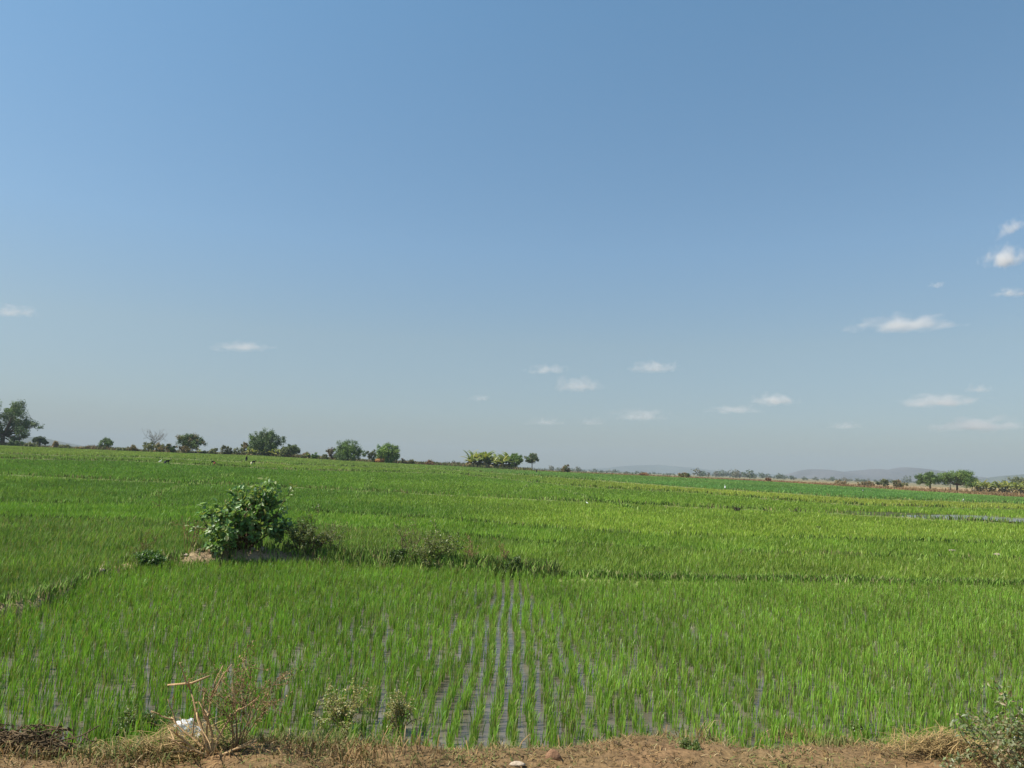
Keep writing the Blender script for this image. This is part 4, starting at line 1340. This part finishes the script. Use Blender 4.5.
for k, (px, py, w, h, dn, lab) in enumerate(CL):
    d = ray(px, py); p = CAM + d * (DC / d[1])
    if ico is None:
        mb = MB(); blob(mb, (0, 0, 0), (1, 1, 1), nu=24, nv=14, rough=0.0)
        o = mb.build('cloud', CM, smooth=True); ico = o
    else:
        o = ico.copy(); C.objects.link(o)
    sc = DC / F
    o.location = p; o.scale = (w / 2 * sc * 1.35, w / 2 * sc * .8, h / 2 * sc * 1.7)
    o.rotation_euler = (0, -ROLL - (.5 if 'slanting' in lab else 0), 0)
    o.color = ((dn if dn > .45 else dn * 1.5) * 100 / max(30, w ** .5 * 6.5), 0, 0, 1)
    tag(o, lab, 'cloud', 'small clouds')

# ------------------------------------------------------------------ haze
mb = MB()
X0, X1, Y0, Y1, Z0, Z1 = -7200, 7200, -7200, 7200, -4, 190
V = [(X0, Y0, Z0), (X1, Y0, Z0), (X1, Y1, Z0), (X0, Y1, Z0), (X0, Y0, Z1), (X1, Y0, Z1), (X1, Y1, Z1), (X0, Y1, Z1)]
mb.add(V, np.array([(0, 3, 2, 1), (4, 5, 6, 7), (0, 1, 5, 4), (1, 2, 6, 5), (2, 3, 7, 6), (3, 0, 4, 7)]))
hm, nt, N, L = new_mat('haze_air')
out = N.new('ShaderNodeOutputMaterial'); v = N.new('ShaderNodeVolumePrincipled')
v.inputs['Color'].default_value = (.44, .515, .585, 1); v.inputs['Density'].default_value = 2.1e-4
L.new(v.outputs['Volume'], out.inputs['Volume'])
tag(mb.build('haze', hm), 'pale dry season haze over the whole plain', 'haze', kind='stuff')

# ------------------------------------------------------------------ light
SUN_EL, SUN_AZ = math.radians(55), math.radians(-102)   # azimuth from +Y, positive to the right
sd = Vector((math.sin(SUN_AZ) * math.cos(SUN_EL), math.cos(SUN_AZ) * math.cos(SUN_EL), math.sin(SUN_EL)))
ld = bpy.data.lights.new('sun', 'SUN'); ld.energy = 4.9; ld.angle = math.radians(.53); ld.color = (1, .95, .87)
lo = bpy.data.objects.new('sun', ld); C.objects.link(lo)
lo.rotation_euler = sd.to_track_quat('Z', 'Y').to_euler()

w = bpy.data.worlds.new('World'); bpy.context.scene.world = w
w.use_nodes = True
nt = w.node_tree
bg = nt.nodes.get('Background') or nt.nodes.new('ShaderNodeBackground')
sky = nt.nodes.new('ShaderNodeTexSky'); sky.sky_type = 'NISHITA'
sky.sun_disc = False; sky.sun_elevation = SUN_EL; sky.sun_rotation = SUN_AZ
sky.altitude = 300; sky.air_density = 1.0; sky.dust_density = 0.8; sky.ozone_density = 1.6
tcw = nt.nodes.new('ShaderNodeTexCoord'); sep = nt.nodes.new('ShaderNodeSeparateXYZ')
nt.links.new(tcw.outputs['Generated'], sep.inputs[0])
rw = nt.nodes.new('ShaderNodeValToRGB'); rw.color_ramp.interpolation = 'LINEAR'
STOPS = ((.02, (.42, .43, .47)), (.07, (.55, .56, .57)), (.165, (.73, .715, .64)), (.285, (.78, .875, .84)), (.55, (.77, 1.02, 1.0)), (.85, (.70, .95, .98)))
els = rw.color_ramp.elements
els[0].position = STOPS[0][0]; els[0].color = (*STOPS[0][1], 1)
els[1].position = STOPS[-1][0]; els[1].color = (*STOPS[-1][1], 1)
for pos, col in STOPS[1:-1]:
    e_ = els.new(pos); e_.color = (*col, 1)
nt.links.new(sep.outputs['Z'], rw.inputs['Fac'])
mxw = nt.nodes.new('ShaderNodeVectorMath'); mxw.operation = 'MULTIPLY'
nt.links.new(sky.outputs['Color'], mxw.inputs[0]); nt.links.new(rw.outputs['Color'], mxw.inputs[1])
nt.links.new(mxw.outputs['Vector'], bg.inputs['Color']); bg.inputs['Strength'].default_value = .11

sc = bpy.context.scene
sc.view_settings.view_transform = 'Standard'; sc.view_settings.look = 'None'
sc.view_settings.exposure = 0.58; sc.view_settings.gamma = 1; sc.view_settings.use_curve_mapping = False
sc.cycles.max_bounces = 6; sc.cycles.diffuse_bounces = 3; sc.cycles.transmission_bounces = 4; sc.cycles.volume_bounces = 4; sc.cycles.denoising_prefilter = 'ACCURATE'
sc.cycles.use_denoising = True; sc.cycles.denoiser = 'OPENIMAGEDENOISE'
